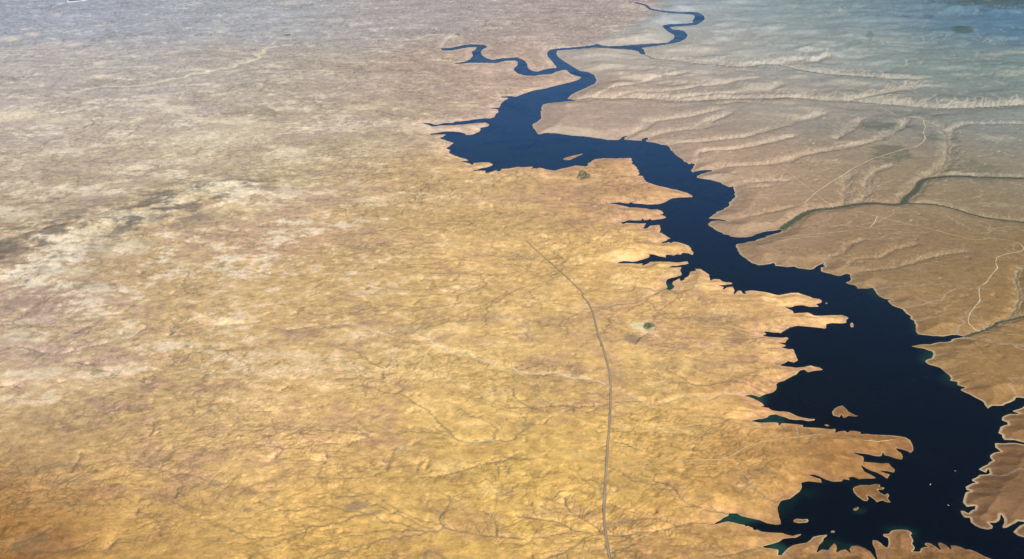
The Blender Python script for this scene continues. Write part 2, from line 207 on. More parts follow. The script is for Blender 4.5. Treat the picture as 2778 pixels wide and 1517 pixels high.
def branches(course, gap, lo, hi, ang, spread, side=None):
    out = []; q = densify(course, gap)
    for i in range(1, len(q)-1):
        if rng.random() < .25: continue
        p = q[i]+rng.normal(size=2)*gap*.15; L_ = rng.uniform(lo, hi)
        if side is None:
            t = q[i+1]-q[i-1]; a = math.atan2(t[1], t[0])+rng.choice([-1, 1])*rng.uniform(.6, 1.1)
        else: a = ang+rng.normal()*spread
        pts = [p]
        for k in range(4):
            a += rng.normal()*.22; pts.append(pts[-1]+np.array([math.cos(a), math.sin(a)])*L_/4)
        out.append(np.array(pts))
    return out
GULLY = []                                  # short side gullies: pale cuts on the benches, dark scrub lines in the badlands
for c, bw, vw, dp, vg in list(CREEKS):
    d_ = np.hypot(*c.mean(0))
    if vw > 300 and d_ > 45000: GULLY += [(g, 26, .62, 'pale') for g in branches(c, 620, 900, 2300, 1.15, .16, 1)]
    elif vw > 110 and d_ > 36000: GULLY += [(g, 13, .40, 'pale') for g in branches(c, 480, 260, 800, 1.2, .3, 1)]
    elif vw > 110: GULLY += [(g, 7, .30, 'pale') for g in branches(c, 420, 120, 420, 1.2, .4, 1)]
    elif vg > .35: GULLY += [(densify(g, 40), 5.5, .5, 'dark') for g in branches(c, 170, 110, 380, 0, 0)]
for tx in ("Z2 900,350 1150,340 1400,370", "Z2 1340,490 1600,465 1800,470", "Z2 860,615 1200,600 1560,620", "Z2 2150,190 2250,130 2350,80", "Z2 950,180 1200,130 1400,140",
           "Z2 1050,110 1300,80 1600,70", "Z2 1300,400 1500,380 1700,400", "Z2 1580,240 1750,215 1900,230", "Z2 1550,640 1750,560 2000,540 2100,500", "Z2 400,555 700,530 900,510",
           "Z7 1030,490 1200,450 1400,440", "Z7 1450,445 1650,400 1850,370", "Z7 2080,425 2200,410 2350,480", "Z7 1300,700 1500,650 1700,660", "Z7 850,700 1000,740 1200,760",
           "Z7 380,530 500,560 620,540", "Z7 700,90 800,140", "Z7 1500,980 1700,1060", "Z2 200,440 330,410", "Z1 1600,470 1800,440 1960,430"):
    GULLY += [(g, 30, .55, 'pale') for g in branches(G(tx), 650, 700, 2100, 1.15, .2, 1)]
# ------------------------------------------------------------------ noise
_tr = np.random.default_rng(99); _an = _tr.random((512, 512))*2*math.pi
_GX = np.cos(_an).astype(np.float32).ravel(); _GY = np.sin(_an).astype(np.float32).ravel()
def vnoise(x, y, s=0):
    x0 = np.floor(x); y0 = np.floor(y); fx = (x-x0).astype(np.float32); fy = (y-y0).astype(np.float32)
    u = fx*fx*fx*(fx*(fx*6-15)+10); v = fy*fy*fy*(fy*(fy*6-15)+10)
    ix = x0.astype(np.int32)+s*37; iy = y0.astype(np.int32)+s*101; ax = ix & 511; bx = (ix+1) & 511; ay = (iy & 511)*512; by = ((iy+1) & 511)*512
    def g(h, dx, dy): return _GX[h]*dx+_GY[h]*dy
    a = g(ay+ax, fx, fy); b = g(ay+bx, fx-1, fy); c = g(by+ax, fx, fy-1); d = g(by+bx, fx-1, fy-1)
    return ((a+(b-a)*u)*(1-v)+(c+(d-c)*u)*v)*1.4
def fbm(x, y, scale, oct=4, s=0, gain=.5):
    f = 0; a = 1; n = 0
    for k in range(oct):
        f = f+a*vnoise(x/scale*2**k+17.3*k, y/scale*2**k-9.1*k, s+k); n += a; a *= gain
    return f/n
def sstep(a, b, x):
    t = np.clip((x-a)/(b-a), 0, 1); return t*t*(3-2*t)

# ------------------------------------------------------------------ point-in-polygon on a grid of rows
def inside_rows(us, vs_, poly_u, poly_v):
    """even-odd fill; us = column coordinates (ascending), vs_ = row coordinates"""
    M = np.zeros((len(vs_), len(us)), bool)
    a_u, a_v = poly_u, poly_v; b_u, b_v = np.roll(poly_u, -1), np.roll(poly_v, -1)
    for r, v in enumerate(vs_):
        m = (a_v <= v) != (b_v <= v)
        if not m.any(): continue
        xs = np.sort(a_u[m]+(v-a_v[m])*(b_u[m]-a_u[m])/(b_v[m]-a_v[m]))
        M[r] = (np.searchsorted(xs, us) % 2) == 1
    return M

# ------------------------------------------------------------------ rivers cut the land: stream-power erosion on two square grids
def blur(a, n, it=2):
    for _ in range(it):
        for ax in (0, 1):
            p = np.pad(a, [(n, n) if k == ax else (0, 0) for k in (0, 1)], 'edge')
            c = np.cumsum(p, axis=ax); z = np.zeros_like(np.take(c, [0], ax))
            c = np.concatenate([z, c], ax)
            if ax == 0: a = (c[2*n+1:]-c[:-2*n-1])/(2*n+1)
            else: a = (c[:, 2*n+1:]-c[:, :-2*n-1])/(2*n+1)
    return a
def erode(z, base, dx, iters, U, K, diff=.12):
    ny, nx = z.shape; N = ny*nx; idx = np.arange(N)
    fixed = base.copy(); fixed[0] = fixed[-1] = True; fixed[:, 0] = fixed[:, -1] = True; fx = fixed.ravel()
    A = None
    for it in range(iters):
        best = np.zeros((ny, nx)); rc = idx.reshape(ny, nx).copy()
        C = z[1:-1, 1:-1]
        for dy in (-1, 0, 1):
            for dxx in (-1, 0, 1):
                if dy == 0 and dxx == 0: continue
                s = (C-z[1+dy:ny-1+dy, 1+dxx:nx-1+dxx])/(math.hypot(dy, dxx))
                b = best[1:-1, 1:-1]; m = s > b
                b[m] = s[m]; rr = rc[1:-1, 1:-1]; ii = idx.reshape(ny, nx)[1+dy:ny-1+dy, 1+dxx:nx-1+dxx]; rr[m] = ii[m]
        rc = rc.ravel(); rc[fx] = idx[fx]
        rk = rc.copy(); roots = rk == idx; rk[roots] = N
        order = np.argsort(rk, kind='stable'); cnt = np.bincount(rk, minlength=N+1)[:N]; start = np.cumsum(cnt)-cnt
        zf = z.ravel().copy(); zf[~fx] += U
        A = np.full(N, dx*dx)
        front = idx[roots]; levels = []
        while len(front):
            c = cnt[front]; m = c > 0
            par = front[m]; c = c[m]
            if not len(par): break
            off = np.cumsum(c)-c
            ch = order[np.repeat(start[par]-off, c)+np.arange(c.sum())]
            levels.append((par, off, ch)); front = ch
        for par, off, ch in reversed(levels): A[par] += np.add.reduceat(A[ch], off)
        F = K*np.sqrt(A)/dx
        for par, off, ch in levels:
            f = F[ch]; zf[ch] = (zf[ch]+f*zf[rc[ch]])/(1+f)
        z = zf.reshape(ny, nx)
        lap = np.zeros_like(z); lap[1:-1, 1:-1] = (z[:-2, 1:-1]+z[2:, 1:-1]+z[1:-1, :-2]+z[1:-1, 2:])/4-z[1:-1, 1:-1]
        z = np.where(fixed, z, z+diff*lap)
    return z, A.reshape(ny, nx)
def coarse_dist(X, Y, pts):
    d = np.full(X.shape, 1e12)
    for i in range(0, len(pts), 64):
        q = pts[i:i+64]
        d = np.minimum(d, ((X[..., None]-q[:, 0])**2+(Y[..., None]-q[:, 1])**2).min(-1))
    return np.sqrt(d)
def bilin(Z, x0, y0, dx, x, y):
    u = np.clip((x-x0)/dx, 0, Z.shape[1]-1.001); v = np.clip((y-y0)/dx, 0, Z.shape[0]-1.001)
    i = u.astype(int); j = v.astype(int); fu = u-i; fv = v-j
    return (Z[j, i]*(1-fu)+Z[j, i+1]*fu)*(1-fv)+(Z[j+1, i]*(1-fu)+Z[j+1, i+1]*fu)*fv
def draw_lines(shape, x0, y0, dx):
    L = np.zeros(shape)
    for c, bw, vw, dp, vg in CREEKS:
        q = densify(c, dx*.6); i = ((q[:, 0]-x0)/dx+.5).astype(int); j = ((q[:, 1]-y0)/dx+.5).astype(int)
        ok = (i >= 0) & (j >= 0) & (i < shape[1]) & (j < shape[0]); L[j[ok], i[ok]] = np.maximum(L[j[ok], i[ok]], 1)
    for c, hw, st in WASHES:
        q = densify(c, dx*.6); i = ((q[:, 0]-x0)/dx+.5).astype(int); j = ((q[:, 1]-y0)/dx+.5).astype(int)
        ok = (i >= 0) & (j >= 0) & (i < shape[1]) & (j < shape[0]); L[j[ok], i[ok]] = 1
    return L
tick('pre sim')
shore_pts = LAKE[::4]
def simulate(x0, x1, y0, y1, dx, iters, U, K, start=None, seed=0):
    xs = np.arange(x0, x1, dx); ys = np.arange(y0, y1, dx); X, Y = np.meshgrid(xs, ys)
    lake = inside_rows(xs, ys, LAKE[:, 0], LAKE[:, 1])
    st = max(1, int(900/dx)); D = coarse_dist(X[::st, ::st], Y[::st, ::st], shore_pts)
    D = bilin(D, x0, y0, dx*st, X, Y)
    ln = draw_lines(X.shape, x0, y0, dx)
    z = np.minimum(D, 9000)*.012+fbm(X, Y, 5200, 5, 40+seed)*60+rng.random(X.shape)*3
    if start is not None: z = .75*start(X, Y)+.25*z
    z = z-np.minimum(ln, 1)*22
    z = np.maximum(z, .5)
    z[lake] = 0
    z, A = erode(z, lake, dx, iters, U, K, .2)
    return z, A, lake
CX0, CY0, CDX = -50000, 7000, 115.
ZC_, AC_, _ = simulate(CX0, 50000, CY0, 112000, CDX, 12, 9.0, .010, seed=0)
FX0, FY0, FDX = -19500, 12500, 42.
ZF_, AF_, _ = simulate(FX0, 20500, FY0, 44500, FDX, 11, 5.0, .016, start=lambda X, Y: bilin(ZC_, CX0, CY0, CDX, X, Y), seed=3)
LC = ZC_-blur(ZC_, 14); LF = ZF_-blur(ZF_, 20)
LC = np.clip(LC/LC.std(), -4, 1.9); LF = np.clip(LF/LF.std(), -4, 1.9)
LC = np.minimum(LC, blur(LC, 2, 1)+.22); LF = np.minimum(LF, blur(LF, 2, 1)+.16)      # wear down lone knobs
LC = .75*LC+.25*blur(LC, 1, 1); LF = .7*LF+.3*blur(LF, 1, 1)
def slope(a, dx):
    gy, gx = np.gradient(a, dx); return np.hypot(gx, gy), gy
SC, GYC = slope(LC, CDX); SF, GYF = slope(LF, FDX)
SC /= SC.std()*1.; SF /= SF.std()*1.
DC = np.clip((np.log(AC_)-math.log(CDX*CDX*14))/4.0, 0, 1.3); DF = np.clip((np.log(AF_)-math.log(FDX*FDX*16))/3.6, 0, 1.3)

tick('sim')
# ------------------------------------------------------------------ the ground sheet: rays of azimuth x rings of distance
dense = np.radians(np.linspace(-26.3, 26.3, 1330))
side = np.radians(26.3+np.array([.1, .3, .7, 1.4, 2.5, 4, 6.5, 10, 15, 22, 31, 42, 55, 70, 88, 108, 130, 153.7]))
AZ = np.concatenate([-side[::-1], dense, side]); NA = len(AZ)
el = np.concatenate([[88, 75, 62, 52, 46, 42, 39, 37, 35.5, 34.4], np.linspace(33.6, 5.2, 850), [5, 4.7, 4.3, 3.8, 3.3, 2.8, 2.3, 1.8, 1.3]])
RG = CAM_H/np.tan(np.radians(el)); NR = len(RG)
AA, RR = np.meshgrid(AZ, RG)
X = np.sin(AA)*RR; Y = np.cos(AA)*RR
def to_idx(x, y):
    az = np.arctan2(x, y); r = np.hypot(x, y)
    return np.interp(az, AZ, np.arange(NA)), np.interp(r, RG, np.arange(NR))
def seg_window(a, b, rad):
    r = np.hypot(*((a+b)/2)); L = np.hypot(*(b-a))/2+rad
    az = math.atan2((a+b)[0], (a+b)[1]); da = L/max(r, 1)
    i0, i1 = np.searchsorted(AZ, [az-da, az+da]); j0, j1 = np.searchsorted(RG, [r-L, r+L])
    return slice(max(j0-1, 0), min(j1+1, NR)), slice(max(i0-1, 0), min(i1+1, NA))
def line_dist(p, rad, closed=False, out=None):
    D = np.full((NR, NA), rad, np.float32) if out is None else out
    q = np.concatenate([p, p[:1]]) if closed else p
    for a, b in zip(q[:-1], q[1:]):
        sj, si = seg_window(a, b, rad)
        x = X[sj, si]-a[0]; y = Y[sj, si]-a[1]
        if x.size == 0: continue
        dx, dy = b-a; L2 = dx*dx+dy*dy+1e-9
        t = np.clip((x*dx+y*dy)/L2, 0, 1)
        d = np.hypot(x-t*dx, y-t*dy); D[sj, si] = np.minimum(D[sj, si], d)
    return D
def poly_inside(p):
    u, v = to_idx(p[:, 0], p[:, 1]); return inside_rows(np.arange(NA), np.arange(NR), u, v)
LR = 1500.
dl = line_dist(LAKE, LR, True); ins = poly_inside(LAKE)
isl_masks = []
for nm, p, lb in ISL:
    p = roughen(p, .05, 10); D = line_dist(p, 130, True); I = poly_inside(p); isl_masks.append((I, D))
    m = ins & ~I; dl = np.where(D < 130, np.minimum(dl, D), dl)
    dl = np.where(I, np.minimum(D, dl), dl); ins &= ~I
SD = np.where(ins, -dl, dl)-.0004*np.minimum(RR, 90000)                # >0 on land

# fields from the erosion grids
wf = sstep(0, 1500, np.minimum.reduce([X-FX0, FX0+40000-X, Y-FY0, FY0+32000-Y]))
wc = sstep(0, 4000, np.minimum.reduce([X-CX0, -CX0-X, Y-CY0, CY0+105000-Y]))
relC = bilin(LC, CX0, CY0, CDX, X, Y)*wc; relF = bilin(LF, FX0, FY0, FDX, X, Y)
drn = bilin(DC, CX0, CY0, CDX, X, Y)*wc*(1-wf)+bilin(DF, FX0, FY0, FDX, X, Y)*wf
slp = bilin(SC, CX0, CY0, CDX, X, Y)*wc*(1-wf)+bilin(SF, FX0, FY0, FDX, X, Y)*wf
slow = bilin(ZC_, CX0, CY0, CDX, X, Y)*wc

def blob(px, py, rx, ry, rot=0, fld=None, rough=.5):
    """soft patch lying on the ground round the place seen at (px,py); rx, ry in photo pixels, -> 0..1"""
    c = unproj(px, py); ex = unproj(px+rx, py)-c; ey = unproj(px, py-ry)-c
    a = np.hypot(*ex); b = np.hypot(*ey)
    th = math.atan2(c[0], c[1]); ux = (math.cos(th), -math.sin(th)); uy = (math.sin(th), math.cos(th))
    dx = X-c[0]; dy = Y-c[1]; u = (dx*ux[0]+dy*ux[1])/a; v = (dx*uy[0]+dy*uy[1])/b
    cr, sr = math.cos(rot), math.sin(rot); u, v = u*cr+v*sr, -u*sr+v*cr
    d = np.hypot(u, v)
    if fld is not None: d = d+fld*rough
    return 1-sstep(.55, 1.15, d)
n_w = fbm(X, Y, 1300, 4, 3)*1.2
Fx, Fy = 1.07842, 1.07842
# east of the lake: broad smooth benches; west and south: finely cut badlands
u_, v_ = to_idx(np.array([0.]), np.array([0.]))
mid = G("Z2 590,115|Z1 1910,450 1420,540 1700,700 1800,850 1100,1150|Z3 1500,600|Z4 900,350 1500,700 1600,1000|Z5 1000,250 1300,500 1800,750 2300,850|B1 1300,800 1800,1100|B2 1900,300 1800,900|B4 1500,1000 2400,1250|N 3000,1600")
mr = np.hypot(mid[:, 0], mid[:, 1]); mz = np.arctan2(mid[:, 0], mid[:, 1]); oi = np.argsort(mr)
azmid = np.interp(RR, mr[oi], mz[oi])
EAST = sstep(-.012, .012, AA-azmid)
ridge_c = G("ZH 0,1230 300,1080 700,950 1100,880 1500,790 1900,620 2200,520")
dr = line_dist(densify(ridge_c, 200), 4200)
ridge = np.exp(-(dr/1900)**2)
ridge2 = np.exp(-(line_dist(densify(G("ZH 0,1000 350,1000 500,940"), 200), 2500)/500)**2)
rough_w = np.clip(.55+fbm(X, Y, 9000, 3, 60)*1.1, .2, 1.3)
amp = (9+11*rough_w+26*ridge)*(1-EAST)+(13+10*rough_w)*EAST
farup = sstep(52000, 80000, RR)
amp = amp*(1+1.3*farup)+42*EAST*sstep(36000, 56000, RR)
H = amp*(relF*.85*wf+relC*(.55+.45*(1-wf)))
H += ridge*120+ridge2*70+ridge*(130*abs(fbm(X, Y, 1500, 5, 21, .55))+40*fbm(X, Y, 500, 4, 26, .6))+fbm(X, Y, 7000, 4, 5)*26*(1+farup*1.8)
H += fbm(X, Y, 420, 4, 11, .6)*(4.5+5*ridge)*(1-.72*EAST)+abs(fbm(X, Y, 900, 3, 14))*9*(1-.6*EAST)
rr_hill = blob(2700, 10, 190, 30, 0, n_w, .2)+blob(2640, -30, 260, 26, 0, n_w, .2)
H += rr_hill*260+blob(2615, 84, 34, 8)*90
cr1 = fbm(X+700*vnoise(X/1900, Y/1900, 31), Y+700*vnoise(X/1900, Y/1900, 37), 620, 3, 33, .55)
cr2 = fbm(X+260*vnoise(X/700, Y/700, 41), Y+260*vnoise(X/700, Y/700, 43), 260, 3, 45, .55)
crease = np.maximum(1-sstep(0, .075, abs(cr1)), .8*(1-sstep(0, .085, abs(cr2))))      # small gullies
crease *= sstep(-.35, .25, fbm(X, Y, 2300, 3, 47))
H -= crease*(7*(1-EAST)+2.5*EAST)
NEh = EAST*sstep(43000, 55000, RR)*sstep(200000, 120000, RR)
H += NEh*(110*np.maximum(0, .42-abs(fbm(X+400*n_w, Y, 2600, 4, 61, .55)))+22*fbm(X, Y, 1300, 3, 66, .5))*(.4+.9*sstep(-.3, .3, fbm(X, Y, 9000, 2, 68)))
H += 26+np.minimum(slow, 260)*.10
H = np.maximum(H, 3)
# creeks and washes
veg = np.zeros_like(H); bank = np.zeros_like(H); sand = np.zeros_like(H)
for c, bw, vw, dp, vg in CREEKS:
    D = line_dist(c, vw*1.3)
    sc_ = np.clip(1+.75*fbm(X, Y, vw*1.3+60, 3, 51), .5, 1.8) if vw > 100 else 1
    k = 1-sstep(bw*.5, vw, D*sc_)
    if vw <= 110: dp = dp*.45; vg = min(1, vg*1.25)
    else: dp = dp*.9; vw = vw*.5
    H = np.minimum(H, H*(1-(.28 if vw > 130 else 0)*k)-dp*k)
    vn = np.clip(.75+1.1*fbm(X, Y, 900, 3, 53), .25, 1) if vw > 300 else 1
    veg = np.maximum(veg, vg*vn*(1-sstep(bw*.5, bw*1.5, D)))
    if vw > 100: bank = np.maximum(bank, (1-sstep(bw*1.1, vw*.7, D*sc_))*sstep(bw*.6, bw*1.3, D))
for c, hw, st in WASHES:
    D = line_dist(densify(c, 70, wander=hw*.5), hw*4+40)
    sand = np.maximum(sand, st*(1-sstep(hw*.8, hw*2.3, D))); H = H-6*(1-sstep(hw, hw*3+30, D))
gpale = np.zeros_like(H); gdark = np.zeros_like(H)
for g, hw, st, kd in GULLY:
    D = line_dist(g, hw*3.2); k = 1-sstep(hw*.5, hw*2.2, D); H = H-(9 if kd == 'pale' else 4)*k
    if kd == 'pale': gpale = np.maximum(gpale, st*k)
    else: gdark = np.maximum(gdark, st*(1-sstep(hw*.6, hw*2.0, D)))
# the basin with a marsh
bn_ = fbm(X, Y, 420, 4, 7)*1.3
basin = blob(1746, 890, 36, 16, 0, bn_, .55); marsh = blob(1758, 888, 16, 10, -.3, bn_, .7)
H = H*(1-.75*basin)+26*basin-10*marsh
H = np.maximum(H, 2.5)
# lake shore
nearshore = np.clip(SD/np.clip(.022*RR, 500, LR), 0, 1)**1.3*sstep(10, 200, SD)
prof = np.clip(SD, 0, 60)*.075+np.clip(SD-60, 0, 400)*.035
far_ = sstep(45000, 65000, RR)
H = np.where(SD > 0, np.minimum(H, prof*(1-.7*far_)+H*nearshore), 0)
H = np.where(SD > 0, np.maximum(H, np.minimum(SD*.06, 2.5)), np.maximum(SD*.08, -30))

tick('height')
# ------------------------------------------------------------------ soil colours, with distance haze mixed in
def lin(c):
    c = np.asarray(c, float)/255; return np.where(c <= .04045, c/12.92, ((c+.055)/1.055)**2.4)
CTRL = [ # tone seen in the photograph; thin air is taken off below, the remaining haze blue stays in the ground colour
 (60, 40, 161, 166, 179), (350, 60, 167, 170, 179), (700, 60, 169, 171, 175), (1100, 60, 171, 164, 162), (1500, 60, 172, 160, 154), (150, 200, 184, 176, 171), (450, 200, 184, 176, 169),
 (1900, 40, 152, 161, 164), (2200, 40, 127, 141, 142), (2500, 40, 103, 127, 138), (2740, 60, 83, 115, 138), (800, 200, 178, 167, 154),
 (1300, 180, 179, 158, 144), (1650, 130, 170, 161, 152), (1950, 140, 160, 159, 152), (2250, 140, 142, 151, 150), (2600, 180, 117, 133, 130),
 (100, 350, 190, 179, 169), (450, 350, 190, 177, 163), (850, 350, 186, 171, 154), (1150, 280, 182, 162, 146), (1650, 300, 166, 147, 134),
 (2000, 260, 152, 143, 134), (2350, 300, 140, 137, 130), (2650, 320, 126, 133, 130), (150, 480, 186, 170, 154), (500, 480, 198, 181, 155),
 (900, 480, 198, 177, 146), (1200, 520, 196, 165, 126), (1700, 500, 190, 155, 122), (2050, 480, 164, 141, 122), (2400, 460, 146, 131, 112),
 (2700, 480, 132, 127, 112), (150, 700, 180, 158, 138), (500, 700, 200, 174, 140), (900, 700, 204, 174, 132), (1300, 700, 210, 176, 128),
 (1650, 760, 212, 176, 124), (2250, 620, 148, 125, 102), (2550, 600, 134, 115, 92), (2720, 700, 133, 112, 80), (150, 950, 198, 177, 153),
 (500, 950, 200, 171, 133), (900, 950, 206, 175, 131), (1300, 950, 208, 177, 127), (1700, 950, 208, 175, 125), (2000, 900, 200, 163, 121),
 (2450, 760, 141, 118, 90), (2700, 900, 145, 119, 84), (2700, 1000, 141, 113, 78), (150, 1200, 194, 163, 125), (500, 1200, 202, 170, 125), (900, 1200, 210, 175, 125),
 (1300, 1200, 210, 175, 115), (1700, 1200, 208, 171, 111), (2050, 1200, 188, 149, 101), (2350, 1210, 154, 114, 73), (60, 1450, 152, 109, 47),
 (400, 1450, 194, 157, 103), (900, 1450, 206, 167, 105), (1400, 1450, 210, 173, 107), (1900, 1450, 196, 157, 99), (2250, 1480, 162, 126, 84),
 (2500, 1490, 142, 110, 73), (2720, 1150, 139, 106, 74), (2700, 1300, 119, 93, 72), (2650, 1400, 114, 84, 62), (2360, 1330, 136, 102, 75)]
ctrl = np.array(CTRL, float); cg = unproj(ctrl[:, 0], ctrl[:, 1])
tgt = lin(ctrl[:, 2:])
dist = np.hypot(np.hypot(cg[:, 0], cg[:, 1]), CAM_H); T = np.exp(-HAZE_DENSITY*dist)[:, None]
soil_haze = np.clip((tgt-AIR*(1-T))/(T*LIGHT), .03, .62)
cu = np.arctan2(cg[:, 0], cg[:, 1])*3.2; cv = np.log(np.hypot(cg[:, 0], cg[:, 1]))*1.6
U_ = AA*3.2+fbm(X, Y, 6000, 3, 70)*.05; V_ = np.log(RR)*1.6+fbm(X, Y, 6000, 3, 75)*.06
base = np.zeros((NR, NA, 3)); wsum = np.zeros((NR, NA))
for k in range(len(ctrl)):
    wgt = np.exp(-((U_-cu[k])**2+(V_-cv[k])**2)/(2*.15**2))+1e-12
    # colours on one side of the lake do not bleed to the other
    e = ctrl[k, 0] > np.interp(ctrl[k, 1], [0, 110, 200, 330, 480, 650, 800, 950, 1200, 1517], [1720, 1560, 1560, 1480, 1820, 1880, 2280, 2400, 2560, 2720])
    wgt = wgt*(EAST if e else 1-EAST)+1e-14*wgt
    base += wgt[..., None]*soil_haze[k]; wsum += wgt
base /= wsum[..., None]
fine = 1-.55*EAST
ws = fbm(X, Y, 2600, 3, 80)*700
b1 = fbm(X+ws, Y-ws, 2600, 5, 90, .6); b2 = fbm(X-ws*.5, Y+ws*.6, 700, 5, 97, .6); b3 = fbm(X+ws*.2, Y-ws*.2, 240, 4, 104, .65)
g1 = fbm(X+ws, Y+ws, 4200, 4, 110)
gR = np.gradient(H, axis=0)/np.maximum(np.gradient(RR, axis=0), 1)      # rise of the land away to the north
south = sstep(.015, .11, gR); north = sstep(.015, .11, -gR)              # bare south banks, scrubby north banks, with painted-in sun and shade
bare = sstep(.35, 1.5, slp+.9*b2+.5*b1)                                 # eroded slopes are bare, flats carry scrub
tone = 1+fine*(.24*b1+.24*b2+.42*b3)+(bare-.45)*.24*(1-EAST)
tone += (.02*relF*wf*fine+.02*relC)
tone *= 1+(.20*south-.19*north)*(.5+.55*EAST+.35*NEh)  # sunlit and shaded bank sides painted into the ground tone
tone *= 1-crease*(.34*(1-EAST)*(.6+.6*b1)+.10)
cream = sstep(.22, .42, fbm(X+ws*.3, Y-ws*.3, 620, 4, 131, .6)+.45*b1)*(1-EAST)
tone *= 1+.20*cream
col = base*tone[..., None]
pk = (sstep(-.18, .16, g1*.7+b2*.8+b1*.4-.35*(bare-.45)))[..., None]      # pinkish silt against golden clay
hue = np.array([.98, .93, 1.0])*(1-pk)+np.array([1.035, 1.015, .90])*pk
col /= (tone*(1-EAST)*(RR < 60000)*(RR > 15000)*(abs(AA) < .45)).sum()/((1-EAST)*(RR < 60000)*(RR > 15000)*(abs(AA) < .45)).sum()*.5+.5
col *= 1+(hue-1)*(.15+1.0*(1-EAST[..., None]))*(.2+.8*sstep(62000, 26000, RR)[..., None])
pale = np.zeros_like(H)
PALE = [(32, 318, 85, 16, .9), (485, 297, 60, 9, .6), (785, 415, 62, 14, .9), (600, 375, 150, 26, .45), (150, 330, 60, 8, .6), (560, 520, 60, 24, .9), (470, 558, 60, 22, .75),
 (350, 605, 95, 26, .85), (250, 650, 110, 22, .8), (330, 680, 90, 22, .7), (210, 745, 60, 14, .5), (45, 915, 45, 20, .6), (85, 875, 60, 10, .6), (105, 925, 30, 10, .8), (60, 1025, 40, 8, .7),
 (270, 175, 16, 5, .8), (270, 210, 24, 6, .8), (245, 280, 18, 5, .7), (410, 290, 40, 5, .6), (455, 303, 16, 4, .7), (30, 108, 26, 7, .7), (90, 95, 20, 6, .6), (155, 40, 16, 4, .6), (780, 10, 28, 6, .5),
 (600, 88, 18, 5, .6), (910, 58, 26, 7, .6), (980, 295, 55, 9, .8), (945, 305, 24, 6, .7), (790, 280, 22, 6, .8), (300, 115, 22, 6, .6), (200, 125, 22, 5, .5), (640, 330, 60, 12, .5), (720, 342, 60, 9, .5),
 (1005, 545, 42, 10, .9), (960, 500, 22, 12, .6), (1020, 560, 46, 6, .6), (760, 420, 70, 6, .8), (1070, 410, 46, 6, .5), (340, 910, 36, 14, .5), (335, 1000, 60, 10, .3),
 (1010, 800, 60, 14, .6), (1090, 798, 16, 8, .6), (915, 975, 34, 12, .7), (965, 920, 40, 14, .5), (1225, 1040, 34, 14, .7), (1262, 1050, 20, 12, .8), (1350, 1075, 46, 20, .8), (1280, 1155, 60, 14, .6), (1370, 1130, 40, 10, .7),
 (1095, 1225, 26, 12, .7), (1230, 1265, 56, 24, .7), (1190, 1280, 60, 10, .5), (1330, 1330, 60, 22, .7), (1250, 1370, 40, 16, .4), (1380, 860, 40, 22, .6), (1350, 940, 50, 16, .6), (1460, 820, 70, 18, .6), (1540, 765, 46, 14, .7),
 (1570, 840, 40, 16, .6), (1690, 700, 50, 12, .8), (1700, 770, 56, 22, .8), (1910, 780, 60, 16, .7), (1960, 850, 60, 18, .7), (1930, 945, 46, 16, .7), (2000, 1010, 60, 12, .6), (1790, 1050, 50, 18, .6), (1560, 1030, 46, 20, .6),
 (1800, 1170, 80, 16, .6), (1690, 1165, 30, 12, .6), (1560, 1240, 60, 14, .5), (1640, 1340, 60, 20, .4), (1480, 1400, 50, 14, .5), (1600, 1490, 60, 14, .5), (1700, 1110, 50, 14, .5), (1560, 1390, 30, 10, .5),
 (2590, 945, 44, 10, .5), (2660, 920, 60, 8, .4), (2560, 985, 34, 14, .4), (2045, 1160, 40, 14, .5), (2030, 1330, 40, 20, .5), (60, 590, 60, 8, .5), (1755, 215, 60, 9, .5), (1500, 128, 60, 5, .8), (1700, 18, 26, 8, .8), (1800, 45, 12, 8, .8), (1750, 55, 24, 5, .8),
 (1640, 118, 28, 6, .7), (2010, 150, 40, 8, .4), (1900, 210, 46, 8, .5), (2150, 250, 60, 10, .5), (2280, 40, 34, 10, .5), (2100, 90, 40, 6, .4), (2380, 285, 60, 6, .5), (2550, 290, 60, 6, .5), (2700, 120, 40, 8, .4), (2250, 440, 60, 6, .5),
 (2700, 560, 46, 8, .4), (1210, 230, 16, 4, .7), (1370, 120, 12, 3, .5)]
for a in PALE:
    pale = np.maximum(pale, a[4]*blob(a[0], a[1], a[2], a[3], 0, b2*1.6+b3*.5, .55))
pale = np.maximum(pale, (.75*sstep(.18, .55, b1*.8+b2*.9)+.5*sstep(.25, .6, b2+b3*.6))*(1-EAST)*sstep(17000, 24000, RR)*(.35+.5*sstep(-.3, .4, g1)))
pale = np.maximum(pale, .55*ridge*sstep(-.05, .2, b2+b1*.4+b3*.4))
PC = np.array([.56, .485, .335]); PCY = np.array([.60, .44, .21])
warm = np.clip((26000-RR)/9000, 0, 1)[..., None]
pc = PC*(1-warm)+PCY*warm
brk = sstep(-.25, .30, b3*.9+b2*.5+.15)                      # broken up by gullies
whit = (sstep(.02, -.22, AA)*sstep(16500, 24000, RR)*(.35+.65*sstep(15000, 30000, RR)))      # chalky beds in the west, golden ones in the south
pm = (pale*(.5+.6*brk))[..., None]
gold = col*1.30+np.array([.035, .030, .012]); chalk = np.maximum(PC*(1+.16*sstep(22000, 40000, RR)[..., None]), col*1.15)
wv = np.clip(.15+.85*whit, 0, 1)[..., None]
col = col*(1-pm*.8)+(gold*(1-wv)+chalk*wv)*pm*.8
chk = sstep(.02, .30, b1*.8+b2*.7+b3*.5+.16*relC-.05)*sstep(.02, -.2, AA)*sstep(19000, 26000, RR)*sstep(78000, 45000, RR)
chk = chk*(.45+.55*sstep(-.25, .35, fbm(X, Y, 7000, 3, 180)+.5*ridge))
chk = (np.clip(chk, 0, 1)*.74)[..., None]; col = col*(1-chk)+np.maximum(np.array([.60, .54, .42]), col*1.2)*chk
